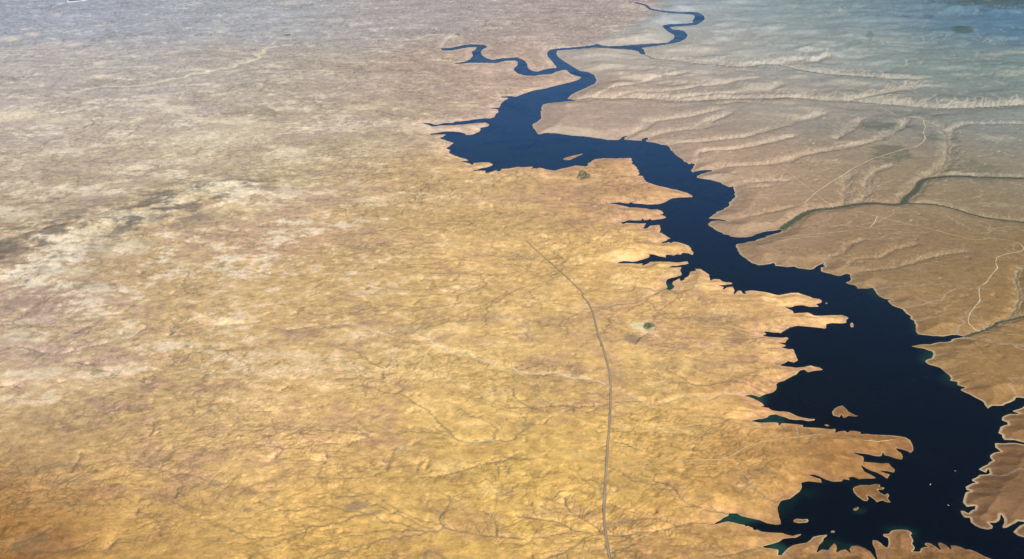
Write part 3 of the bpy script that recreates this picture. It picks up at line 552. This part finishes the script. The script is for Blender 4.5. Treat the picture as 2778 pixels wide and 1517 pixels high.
rdk = (ridge*sstep(-.05, .22, fbm(X+ws*.4, Y, 900, 4, 190, .6)-.25*b1)*.85)[..., None]; col = col*(1-rdk)+np.array([.12, .10, .08])*rdk
DARK = [(30, 690, 60, 16, .55), (100, 655, 60, 8, .45), (440, 598, 40, 8, .7), (420, 610, 26, 6, .6), (30, 725, 50, 14, .6), (290, 565, 18, 5, .5), (60, 830, 70, 22, .35), (970, 1378, 40, 11, .7), (1020, 1395, 26, 8, .6), (1100, 900, 90, 20, .35), (820, 910, 60, 14, .3),
 (1940, 870, 60, 20, .35), (1850, 1000, 110, 20, .25), (1420, 700, 60, 14, .3), (1715, 925, 24, 14, .6), (1440, 1155, 16, 7, .7), (1700, 1422, 24, 8, .6), (1660, 1430, 26, 6, .4), (2060, 1290, 40, 10, .25), (1500, 1350, 30, 20, .25),
 (250, 780, 60, 14, .35), (130, 1270, 80, 20, .3), (180, 1310, 60, 16, .3), (400, 1260, 60, 20, .25), (60, 1480, 80, 30, .3), (2420, 420, 60, 26, .6), (2400, 345, 90, 12, .7), (2540, 375, 50, 14, .4), (2480, 310, 90, 8, .5), (2650, 470, 80, 26, .35), (2350, 130, 60, 14, .3), (2360, 100, 12, 16, .5),
 (2615, 88, 30, 8, 1.0), (2520, 45, 14, 4, .8), (2450, 45, 14, 4, .8), (2700, 15, 120, 18, .9), (2600, 20, 60, 8, .6), (2170, 170, 60, 8, .4), (2240, 170, 50, 8, .4), (1600, 520, 50, 14, .25), (1140, 470, 60, 14, .3), (700, 300, 90, 16, .2), (300, 230, 140, 14, .25), (120, 250, 90, 12, .25), (600, 150, 120, 20, .2),
 (2010, 190, 60, 6, .3), (2600, 680, 110, 22, .2), (2260, 380, 120, 14, .2)]
DC_ = np.array([.16, .125, .09]); DG = np.array([.055, .075, .05])
for a in DARK:
    m = (a[4]*blob(a[0], a[1], a[2], a[3], 0, b2*1.4+b3*.4, .5))[..., None]; tc = DG if (a[0] > 2300 and a[1] < 480) else DC_
    col = col*(1-m*.85)+tc*m*.85
# small dark shrubby scars of the badlands, cut banks
sc1 = fbm(X*1.0+ws*.3, Y*.8, 330, 4, 120, .6); sc2 = fbm(X, Y, 2800, 3, 126)
scar = sstep(.30, .52, sc1+.45*sc2)*(1-EAST)*sstep(90000, 40000, RR); scar = scar*(.32+.45*sstep(-.05, -.32, AA)+.3*ridge)
col = col*(1-(scar*.75)[..., None])+DC_*(scar*.75)[..., None]
# drainage lines: scrub in the beds
dln = sstep(.12, .62, drn)*(1-.6*pale)*(.36+.2*(1-EAST)); VG = np.array([.165, .13, .075])*(1-EAST[..., None])+np.array([.42, .345, .25])*EAST[..., None]
col = col*(1-dln[..., None])+VG*dln[..., None]
lit_bank = np.clip(bank*EAST, 0, 1)*(.42+.4*b2)*(.22+.78*south)*1.9  # pale paint on south-facing creek banks stands in for sunlight
lit_bank = np.clip(lit_bank, 0, .6)[..., None]; col = col*(1-lit_bank)+np.array([.46, .36, .24])*lit_bank
# striped benches on the far right: sunlit banks painted pale
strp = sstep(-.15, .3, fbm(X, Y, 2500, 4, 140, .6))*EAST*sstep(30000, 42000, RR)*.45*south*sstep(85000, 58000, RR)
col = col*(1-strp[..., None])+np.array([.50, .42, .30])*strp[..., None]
gq = gpale[..., None]*.75; col = col*(1-gq)+np.maximum(np.array([.50, .41, .29]), col*1.38)*gq
gq = gdark[..., None]; col = col*(1-gq)+np.array([.16, .125, .07])*gq
vv = (veg*.8)[..., None]; col = col*(1-vv)+np.array([.085, .098, .055])*vv
ss = np.clip(sand*.95, 0, .95)[..., None]; col = col*(1-ss)+np.array([.60, .53, .36])*ss
col = col*(1-.62*basin[..., None])+np.array([.60, .54, .34])*.62*basin[..., None]
col = col*(1-marsh[..., None])+np.array([.16, .17, .075])*marsh[..., None]
gp = blob(1581, 480, 20, 16, 0, n_w, .5)[..., None]; col = col*(1-.55*gp)+np.array([.10, .12, .06])*.55*gp
# pale drawdown rim of the reservoir
rimw = 15+18*EAST+16*fbm(X, Y, 1800, 3, 150)
rim = np.clip(1-sstep(rimw*.7, rimw*1.6, SD), 0, 1)*(SD > -60)*sstep(-.25, .45, fbm(X, Y, 1100, 3, 155)+.25*EAST+.1)
rim = np.clip(rim*.72, 0, 1)[..., None]; RC = np.array([.50, .385, .225]); col = col*(1-rim)+RC*rim
col = np.clip(col, .02, .75)

tick('colour')
# ------------------------------------------------------------------ meshes
def mesh_from(name, verts, faces, mat=None, smooth=True, colors=None):
    me = bpy.data.meshes.new(name); verts = np.asarray(verts, np.float32); faces = np.asarray(faces, np.int32); k = faces.shape[1]
    me.vertices.add(len(verts)); me.vertices.foreach_set('co', verts.ravel())
    me.loops.add(faces.size); me.loops.foreach_set('vertex_index', faces.ravel())
    me.polygons.add(len(faces)); me.polygons.foreach_set('loop_start', np.arange(0, faces.size, k, dtype=np.int32))
    me.polygons.foreach_set('loop_total', np.full(len(faces), k, np.int32))
    if smooth: me.polygons.foreach_set('use_smooth', np.ones(len(faces), bool))
    for an, arr in (colors or {}).items():
        at = me.color_attributes.new(an, 'FLOAT_COLOR', 'POINT')
        at.data.foreach_set('color', np.concatenate([arr, np.ones((len(arr), 1))], 1).astype(np.float32).ravel())
    me.update(calc_edges=True)
    if mat: me.materials.append(mat)
    return me
def put(name, me, label=None, cat=None, kind=None, group=None, parent=None, loc=None):
    o = bpy.data.objects.new(name, me); COL.objects.link(o)
    if label: o['label'] = label
    if cat: o['category'] = cat
    if kind: o['kind'] = kind
    if group: o['group'] = group
    if parent: o.parent = parent
    if loc is not None: o.location = loc
    return o
def new_mat(name):
    m = bpy.data.materials.new(name); m.use_nodes = True; return m, m.node_tree, m.node_tree.nodes['Principled BSDF']
def simple(name, c, rough=.9, var=.12, scale=.05, spec=.1):
    m, t, b = new_mat(name); L = t.links
    geo = t.nodes.new('ShaderNodeNewGeometry'); n = t.nodes.new('ShaderNodeTexNoise'); n.inputs['Scale'].default_value = scale; n.inputs['Detail'].default_value = 4
    L.new(geo.outputs['Position'], n.inputs['Vector'])
    r = t.nodes.new('ShaderNodeMapRange'); r.inputs[3].default_value = 1-var*2; r.inputs[4].default_value = 1+var*2; L.new(n.outputs[0], r.inputs[0])
    mx = t.nodes.new('ShaderNodeVectorMath'); mx.operation = 'SCALE'; mx.inputs[0].default_value = c; L.new(r.outputs[0], mx.inputs['Scale'])
    L.new(mx.outputs[0], b.inputs['Base Color']); b.inputs['Roughness'].default_value = rough; b.inputs['Specular IOR Level'].default_value = spec
    return m
# ground material
gm, t, b = new_mat('desert_ground'); L = t.links
at = t.nodes.new('ShaderNodeVertexColor'); at.layer_name = 'soil_haze'
geo = t.nodes.new('ShaderNodeNewGeometry')
def noise(scale, detail=5, rough=.6, dist=0.0):
    n = t.nodes.new('ShaderNodeTexNoise'); n.inputs['Scale'].default_value = scale; n.inputs['Detail'].default_value = detail
    n.inputs['Roughness'].default_value = rough; n.inputs['Distortion'].default_value = dist; L.new(geo.outputs['Position'], n.inputs['Vector']); return n
def mrange(sock, a, b_, c, d):
    r = t.nodes.new('ShaderNodeMapRange'); r.inputs[1].default_value = a; r.inputs[2].default_value = b_; r.inputs[3].default_value = c; r.inputs[4].default_value = d
    L.new(sock, r.inputs[0]); return r.outputs[0]
def mul(a, b_):
    m = t.nodes.new('ShaderNodeMath'); m.operation = 'MULTIPLY'; L.new(a, m.inputs[0]); L.new(b_, m.inputs[1]); return m.outputs[0]
f1 = mrange(noise(1/170., 7, .72).outputs[0], .3, .7, .82, 1.19)
f2 = mrange(noise(1/48., 4, .65).outputs[0], .3, .7, .82, 1.18)
f = mul(f1, f2)
sm = t.nodes.new('ShaderNodeVectorMath'); sm.operation = 'SCALE'; L.new(at.outputs['Color'], sm.inputs[0]); L.new(f, sm.inputs['Scale'])
# scattered dark sage
sg = mrange(noise(1/70., 5, .7, .4).outputs[0], .60, .70, 0, .55)
mxr = t.nodes.new('ShaderNodeMix'); mxr.data_type = 'RGBA'; L.new(sg, mxr.inputs[0]); L.new(sm.outputs[0], mxr.inputs[6]); mxr.inputs[7].default_value = (.15, .13, .08, 1)
L.new(mxr.outputs[2], b.inputs['Base Color'])
b.inputs['Roughness'].default_value = 1; b.inputs['Specular IOR Level'].default_value = 0
bp = t.nodes.new('ShaderNodeBump'); bp.inputs['Strength'].default_value = .5; bp.inputs['Distance'].default_value = 9; L.new(noise(1/140., 6, .65).outputs[0], bp.inputs['Height'])
L.new(bp.outputs[0], b.inputs['Normal'])
# water material: dark, clear lake with green shallows
wm, t, b = new_mat('lake_water'); L = t.links
at = t.nodes.new('ShaderNodeVertexColor'); at.layer_name = 'tint'
geo = t.nodes.new('ShaderNodeNewGeometry')
L.new(at.outputs['Color'], b.inputs['Base Color'])
wl = t.nodes.new('ShaderNodeTexNoise'); wl.inputs['Scale'].default_value = 1/1700.; wl.inputs['Detail'].default_value = 4; wl.inputs['Distortion'].default_value = 1.2
L.new(geo.outputs['Position'], wl.inputs['Vector']); wr = t.nodes.new('ShaderNodeMapRange'); wr.inputs[1].default_value = .35; wr.inputs[2].default_value = .65
wr.inputs[3].default_value = .06; wr.inputs[4].default_value = .34; L.new(wl.outputs[0], wr.inputs[0]); L.new(wr.outputs[0], b.inputs['Roughness'])
b.inputs['IOR'].default_value = 1.33; b.inputs['Specular IOR Level'].default_value = .07
n = t.nodes.new('ShaderNodeTexNoise'); n.inputs['Scale'].default_value = 1/22.; n.inputs['Detail'].default_value = 5; L.new(geo.outputs['Position'], n.inputs['Vector'])
bp = t.nodes.new('ShaderNodeBump'); bp.inputs['Strength'].default_value = .3; bp.inputs['Distance'].default_value = 1.2; L.new(n.outputs[0], bp.inputs['Height']); L.new(bp.outputs[0], b.inputs['Normal'])

vid = np.arange(NR*NA).reshape(NR, NA)
quads = np.stack([vid[:-1, :-1], vid[:-1, 1:], vid[1:, 1:], vid[1:, :-1]], -1)          # faces up
co = np.stack([X, Y, H], -1).reshape(-1, 3); cc = col.reshape(-1, 3)
own = np.full((NR-1, NA-1), -1)
for k, (I, D) in enumerate(isl_masks):
    m = I | (D < 70); m4 = m[:-1, :-1] | m[1:, :-1] | m[:-1, 1:] | m[1:, 1:]
    near_main = (np.where(ins, 1e9, 0)[:-1, :-1] == 0) & ~m4
    own[m4 & (own < 0) & (SD[:-1, :-1] < 1e8)] = k
# islands touch no mainland faces: keep only faces whose four corners lie on the island or under water
for k, (I, D) in enumerate(isl_masks):
    m = (own == k); land = (~ins) & ~I
    l4 = land[:-1, :-1] | land[1:, :-1] | land[:-1, 1:] | land[1:, 1:]
    own[m & l4] = -1
def submesh(name, q, verts, colors, an, mat):
    u, inv = np.unique(q.ravel(), return_inverse=True)
    return mesh_from(name, verts[u], inv.reshape(-1, 4), mat, True, {an: colors[u]})
put('ground', submesh('ground', quads[own < 0], co, cc, 'soil_haze', gm), 'dry tan and golden badland plain cut by washes on both sides of the reservoir', 'ground', 'structure')
for k, (nm, p, lb) in enumerate(ISL):
    q = quads[own == k]
    if len(q): put(nm, submesh(nm, q, co, cc, 'soil_haze', gm), lb, 'island', 'structure')
# the lake surface
sub_r = np.unique(np.concatenate([np.arange(0, NR, 2), [NR-1]])); sub_a = np.unique(np.concatenate([np.arange(0, NA, 2), [NA-1]]))
Xs, Ys, Ss = X[np.ix_(sub_r, sub_a)], Y[np.ix_(sub_r, sub_a)], SD[np.ix_(sub_r, sub_a)]
vi = np.arange(Xs.size).reshape(Xs.shape); qs = np.stack([vi[:-1, :-1], vi[:-1, 1:], vi[1:, 1:], vi[1:, :-1]], -1)
lim = 60+.004*RR[np.ix_(sub_r, sub_a)]
keep = Ss < lim; keep = keep[:-1, :-1] | keep[1:, :-1] | keep[:-1, 1:] | keep[1:, 1:]
deep = np.array([.0001, .0005, .0032]); shal = np.array([.004, .019, .014])
SH = [(2030, 1084, 60, 26, 1.0), (2090, 1135, 50, 20, .9), (2070, 1130, 40, 16, .9), (1985, 1403, 90, 22, 1.0), (2110, 1495, 34, 26, 1.0), (2100, 1340, 70, 60, .45), (2230, 1345, 50, 20, .5), (2270, 1490, 70, 30, .45),
      (1820, 780, 24, 14, 1.0), (2390, 790, 50, 30, .45), (2525, 970, 46, 24, .8), (2500, 1015, 30, 20, .6), (2575, 1030, 34, 20, .5), (1600, 438, 60, 18, .5), (1500, 370, 120, 8, .3), (1215, 130, 60, 9, 1.0), (1750, 148, 14, 10, .9),
      (1190, 335, 30, 6, .6), (1180, 362, 30, 6, .6), (2490, 870, 22, 40, .45), (2440, 1440, 60, 20, .4), (1720, 10, 60, 12, .8), (1310, 125, 60, 8, .6), (2340, 1390, 30, 14, .5), (2030, 910, 30, 16, .3)]
shm = np.zeros_like(SD)
for a in SH: shm = np.maximum(shm, a[4]*blob(a[0], a[1], a[2], a[3], 0, n_w, .3))
shm = shm*sstep(-420, -20, SD)+.30*sstep(-130, 0, SD)*(.4+fbm(X, Y, 900, 2, 170))
shm = np.clip(shm, 0, 1)
upl = sstep(20000, 56000, RR)[..., None]; deepf = deep*(1-upl)+np.array([.0006, .029, .098])*upl      # bluer far water stands in for haze and reflected sky
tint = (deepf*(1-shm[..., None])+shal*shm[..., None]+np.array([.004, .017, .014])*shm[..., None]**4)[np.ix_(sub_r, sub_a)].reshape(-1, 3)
lco = np.stack([Xs, Ys, np.zeros_like(Xs)], -1).reshape(-1, 3)
put('reservoir', submesh('reservoir', qs[keep], lco, tint, 'tint', wm), 'long winding dark blue reservoir with ragged inlets, forking into rivers at the top', 'lake', 'structure')

# height of the ground at any place
def ground_z(x, y):
    u, v = to_idx(np.asarray(x), np.asarray(y)); i = np.clip(u.astype(int), 0, NA-2); j = np.clip(v.astype(int), 0, NR-2); fu = u-i; fv = v-j
    return (H[j, i]*(1-fu)+H[j, i+1]*fu)*(1-fv)+(H[j+1, i]*(1-fu)+H[j+1, i+1]*fu)*fv

tick('mesh')
# ------------------------------------------------------------------ roads
dirt = simple('dirt_road', (.50, .40, .25), .95, .10, .02); verge = simple('verge', (.36, .265, .15), .95, .14, .004)
asph = simple('asphalt', (.235, .175, .11), .9, .1, .05)
def ribbon(name, line, half, mat, lift, off=0.0, step=45, wob=.22):
    q = densify(line, step); tg = np.gradient(q, axis=0); tg /= np.hypot(tg[:, 0], tg[:, 1])[:, None]+1e-9
    nr = np.stack([tg[:, 1], -tg[:, 0]], 1); L_ = []
    wv_ = 1+wob*np.convolve(rng.normal(size=len(q)+6), np.ones(4)/2, 'same')[3:-3]
    far = sstep(0, .45, np.arange(len(q))/len(q)) if off or name == 'highway' else 1
    half = half*wv_*(.45+.55*far); half = half[:, None]
    for s in (-1, -.33, .33, 1):
        p = q+nr*(off*(np.asarray(.45+.55*far).reshape(-1, 1))+half*s)
        z = np.maximum.reduce([ground_z(p[:, 0], p[:, 1])]+[ground_z(p[:, 0]+nr[:, 0]*d, p[:, 1]+nr[:, 1]*d) for d in (-10, 10)])
        L_.append(np.column_stack([p, np.maximum(z, 1)+lift]))
    n_ = len(q); V = np.concatenate(L_); F_ = []
    for s in range(3):
        a = np.arange(n_-1)+s*n_; F_.append(np.stack([a, a+n_, a+n_+1, a+1], -1))
    return mesh_from(name, V, np.concatenate(F_), mat)
for nm, c, wd, lb in ROADS:
    put(nm, ribbon(nm, c, wd/2*(1.15), dirt, 3.0), lb, 'dirt road', 'structure')
hw = put('highway', ribbon('highway', HWY, 20, verge, 3.0, step=80), 'straight grey highway corridor running up through the golden foreground', 'highway', 'structure')
put('roadway', ribbon('roadway', HWY, 6.5, asph, 4.2, off=-12, step=80), parent=hw)
put('roadway', ribbon('roadway', HWY, 6.5, asph, 4.2, off=12, step=80), parent=hw)

# ------------------------------------------------------------------ woods and scrub in the creek bottoms (one mass each)
leaf = simple('riparian_leaves', (.095, .095, .062), 1.0, .35, .03)
def crowns(name, pts, size, label, cat):
    n_ = len(pts); z = ground_z(pts[:, 0], pts[:, 1]); s = size*rng.uniform(.55, 1.4, n_); h = s*rng.uniform(.5, 1.0, n_)
    ang = rng.uniform(0, 6.28, n_); K = 5; V = np.zeros((n_, K+2, 3))
    for k in range(K):
        a = ang+k*2*math.pi/K; r = s*rng.uniform(.7, 1.2, n_)
        V[:, k] = np.stack([pts[:, 0]+np.cos(a)*r, pts[:, 1]+np.sin(a)*r, z+h*rng.uniform(.25, .6, n_)], -1)
    V[:, K] = np.stack([pts[:, 0], pts[:, 1], z+h*1.1+1], -1); V[:, K+1] = np.stack([pts[:, 0], pts[:, 1], z-1.5], -1)
    f = []
    for k in range(K): f += [(k, (k+1) % K, K), ((k+1) % K, k, K+1)]
    F_ = (np.array(f)[None]+np.arange(n_)[:, None, None]*(K+2)).reshape(-1, 3)
    put(name, mesh_from(name, V.reshape(-1, 3), F_, leaf, False), label, cat, 'stuff')
def along(c, half, n_):
    q = densify(c, 30); k = rng.integers(0, len(q), n_); return q[k]+rng.normal(size=(n_, 2))*half*.45
def in_blob(px, py, rx, ry, n_):
    a = rng.uniform(0, 6.28, n_); r = np.sqrt(rng.random(n_))*(1+.3*np.sin(a*3+1)); return unproj(px+np.cos(a)*r*rx, py+np.sin(a)*r*ry)
crowns('creek_wood', np.concatenate([along(CREEKS[0][0], 110, 5200), along(CREEKS[1][0], 55, 1500)]), 13, 'dark green trees lining the creek that enters the lake from the right', 'trees')
crowns('creek_wood', along(CREEKS[18][0], 48, 1100), 10, 'dark scrubby trees along the creek at the right edge by the dirt road', 'trees')
crowns('creek_wood', np.concatenate([along(CREEKS[3][0], 130, 900), along(CREEKS[4][0], 110, 1000)]), 15, 'thin dark lines of trees along two far creeks right of the upper lake', 'trees')
crowns('marsh_scrub', in_blob(1582, 481, 18, 12, 330), 12, 'green scrub patch just south of the sandbar basin', 'scrub')
crowns('marsh_scrub', in_blob(1759, 888, 15, 8, 260), 7, 'olive scrub inside the pale salt basin right of the highway', 'scrub')

# ------------------------------------------------------------------ works seen far off
bm_ = simple('dark_cladding', (.10, .095, .10), .7, .1, .1); pw = simple('pale_waste', (.70, .70, .66), .9, .05, .01)
def box(w_, d_, h_, z0=0.0, x=0., y=0., taper=1.0):
    v = [(sx*w_/2*k+x, sy*d_/2*k+y, z) for z, k in ((z0, 1), (z0+h_, taper)) for sx, sy in ((-1, -1), (1, -1), (1, 1), (-1, 1))]
    return v, [(3, 2, 1, 0), (4, 5, 6, 7), (0, 1, 5, 4), (1, 2, 6, 5), (2, 3, 7, 6), (3, 0, 4, 7)]
def plant(px, py, label, s):
    p = unproj(px, py); z = float(ground_z(p[:1], p[1:])[0])
    e = put('processing_plant', None, label, 'factory', None, None, None, (p[0], p[1], z-2))
    for nm, a in (('hall', (150*s, 70*s, 40*s)), ('silo', (26*s, 26*s, 75*s, 0, 95*s, 10*s)), ('shed', (70*s, 50*s, 22*s, 0, -125*s, -8*s)), ('chimney', (9*s, 9*s, 95*s, 0, 70*s, -60*s, .7))):
        v, f_ = box(*a); put(nm, mesh_from(nm, v, f_, bm_, False), parent=e)
plant(782, 98, 'dark processing plant on the far pale plain, right one of a close pair', 1.1)
plant(774, 97, 'dark processing plant on the far pale plain, left one of a close pair', .8)
plant(1242, 95, 'dark processing plant on the plain just above the green river bend', 1.1)
plant(1176, 92, 'small dark processing plant left of the green river bend, by a pale wash', .8)
# settling pond with its white banks
pp = G("N 184,7 187,3 222,1 224,4 200,6"); zz = float(ground_z(pp[:, 0], pp[:, 1]).max())+12
def slab(name, poly, z0, z1, mat, parent=None):
    n_ = len(poly); V = [(x_, y_, z0) for x_, y_ in poly]+[(x_, y_, z1) for x_, y_ in poly]
    me = bpy.data.meshes.new(name); me.from_pydata(V, [], [tuple(range(2*n_-1, n_-1, -1)) if False else tuple(range(n_, 2*n_))]+[(i, (i+1) % n_, (i+1) % n_+n_, i+n_) for i in range(n_)])
    me.materials.append(mat); me.update(); return me
cpp = pp.mean(0); pond = put('settling_pond', None, 'dark settling pond with white banks at the top left edge', 'pond', None, None, None, (cpp[0], cpp[1], zz))
put('water', slab('water', (pp-cpp)[::-1], -40, 0, simple('pond_water', (.01, .03, .06), .3, .1, .01, .4)), parent=pond)
bk = G("N 182,9 184,2 240,-3 246,1 224,6 200,8"); put('bank', slab('bank', (bk-cpp)[::-1], -60, -3, pw), parent=pond)

# ------------------------------------------------------------------ motor boats on the lake
white = simple('boat_white', (.8, .8, .78), .3, .03, 1, .5); glass = simple('boat_glass', (.02, .03, .04), .1, .0, 1, .5); grey = simple('boat_grey', (.08, .08, .09), .4, .0, 1, .5)
foam = simple('foam', (.75, .78, .78), .8, .15, .3)
def hull_mesh():
    S = [(-4.6, 1.35, 1.0), (-2, 1.5, 1.05), (1, 1.45, 1.15), (3.2, .95, 1.3), (4.9, .06, 1.5)]; V = []; F_ = []
    for x_, hw_, t_ in S: V += [(x_, -hw_, t_), (x_, -hw_*.8, .1), (x_, 0, -.45 if x_ < 4 else .6), (x_, hw_*.8, .1), (x_, hw_, t_)]
    for k in range(4):
        for j in range(4): F_.append((k*5+j, k*5+5+j, k*5+6+j, k*5+1+j))
        F_.append((k*5+4, k*5+9, k*5+5, k*5))
    me = bpy.data.meshes.new('hull'); me.from_pydata(V, [], F_+[(0, 1, 2, 3, 4)]); me.materials.append(white); me.update(); return me
def prim(name, v, f_, m):
    return mesh_from(name, v, f_, m, False)
proto = {'hull': hull_mesh(), 'cabin': prim('cabin', *box(3.0, 2.0, 1.1, 1.1, .6, 0, .82), white), 'windscreen': prim('windscreen', *box(.5, 1.9, .9, 1.15, 2.3, 0, .6), glass),
         'canopy': prim('canopy', *box(3.4, 2.2, .12, 2.35, -.2, 0), grey), 'outboard_motor': prim('outboard_motor', *box(.7, .6, 1.3, -.1, -5.0, 0, .85), grey),
         'wake': prim('wake', [(-5, -.8, .12), (-5, .8, .12), (-42, 5.5, .06), (-42, -5.5, .06)], [(0, 3, 2, 1)], foam)}
for px, py, rz, sc_, lb in ((2524.3, 1312.2, 1.2, 1.25, 'brightest white motor boat, in mid channel level with the largest island'),
                            (2569.3, 1369, 2.0, 1.0, 'faint white motor boat in the channel left of the hooked eastern bay'),
                            (2595.6, 1279, -.6, .9, 'faint white motor boat nearest the eastern shore, north of the others')):
    p = unproj(px, py); e = put('motor_boat', None, lb, 'boat', None, 'motor boats out on the dark open water', None, (p[0], p[1], .05))
    e.rotation_euler = (0, 0, rz); e.scale = (sc_,)*3
    for nm, me in proto.items(): put(nm, me, parent=e)

# ------------------------------------------------------------------ the air
hm = bpy.data.materials.new('air'); hm.use_nodes = True; t = hm.node_tree; t.nodes.remove(t.nodes['Principled BSDF'])
pv = t.nodes.new('ShaderNodeVolumePrincipled'); pv.inputs['Density'].default_value = HAZE_DENSITY; pv.inputs['Color'].default_value = HAZE_COLOR+(1,); pv.inputs['Anisotropy'].default_value = .6
t.links.new(pv.outputs[0], t.nodes['Material Output'].inputs['Volume'])
S_ = 440000.; v = [(sx*S_, sy*S_, z) for z in (-60, CAM_H+300) for sx, sy in ((-1, -1), (1, -1), (1, 1), (-1, 1))]
put('haze', mesh_from('haze', v, [(3, 2, 1, 0), (4, 5, 6, 7), (0, 1, 5, 4), (1, 2, 6, 5), (2, 3, 7, 6), (3, 0, 4, 7)], hm, False), 'thin blue haze over the whole plain, thickest towards the top of the picture', 'haze', 'stuff')
tick('end')
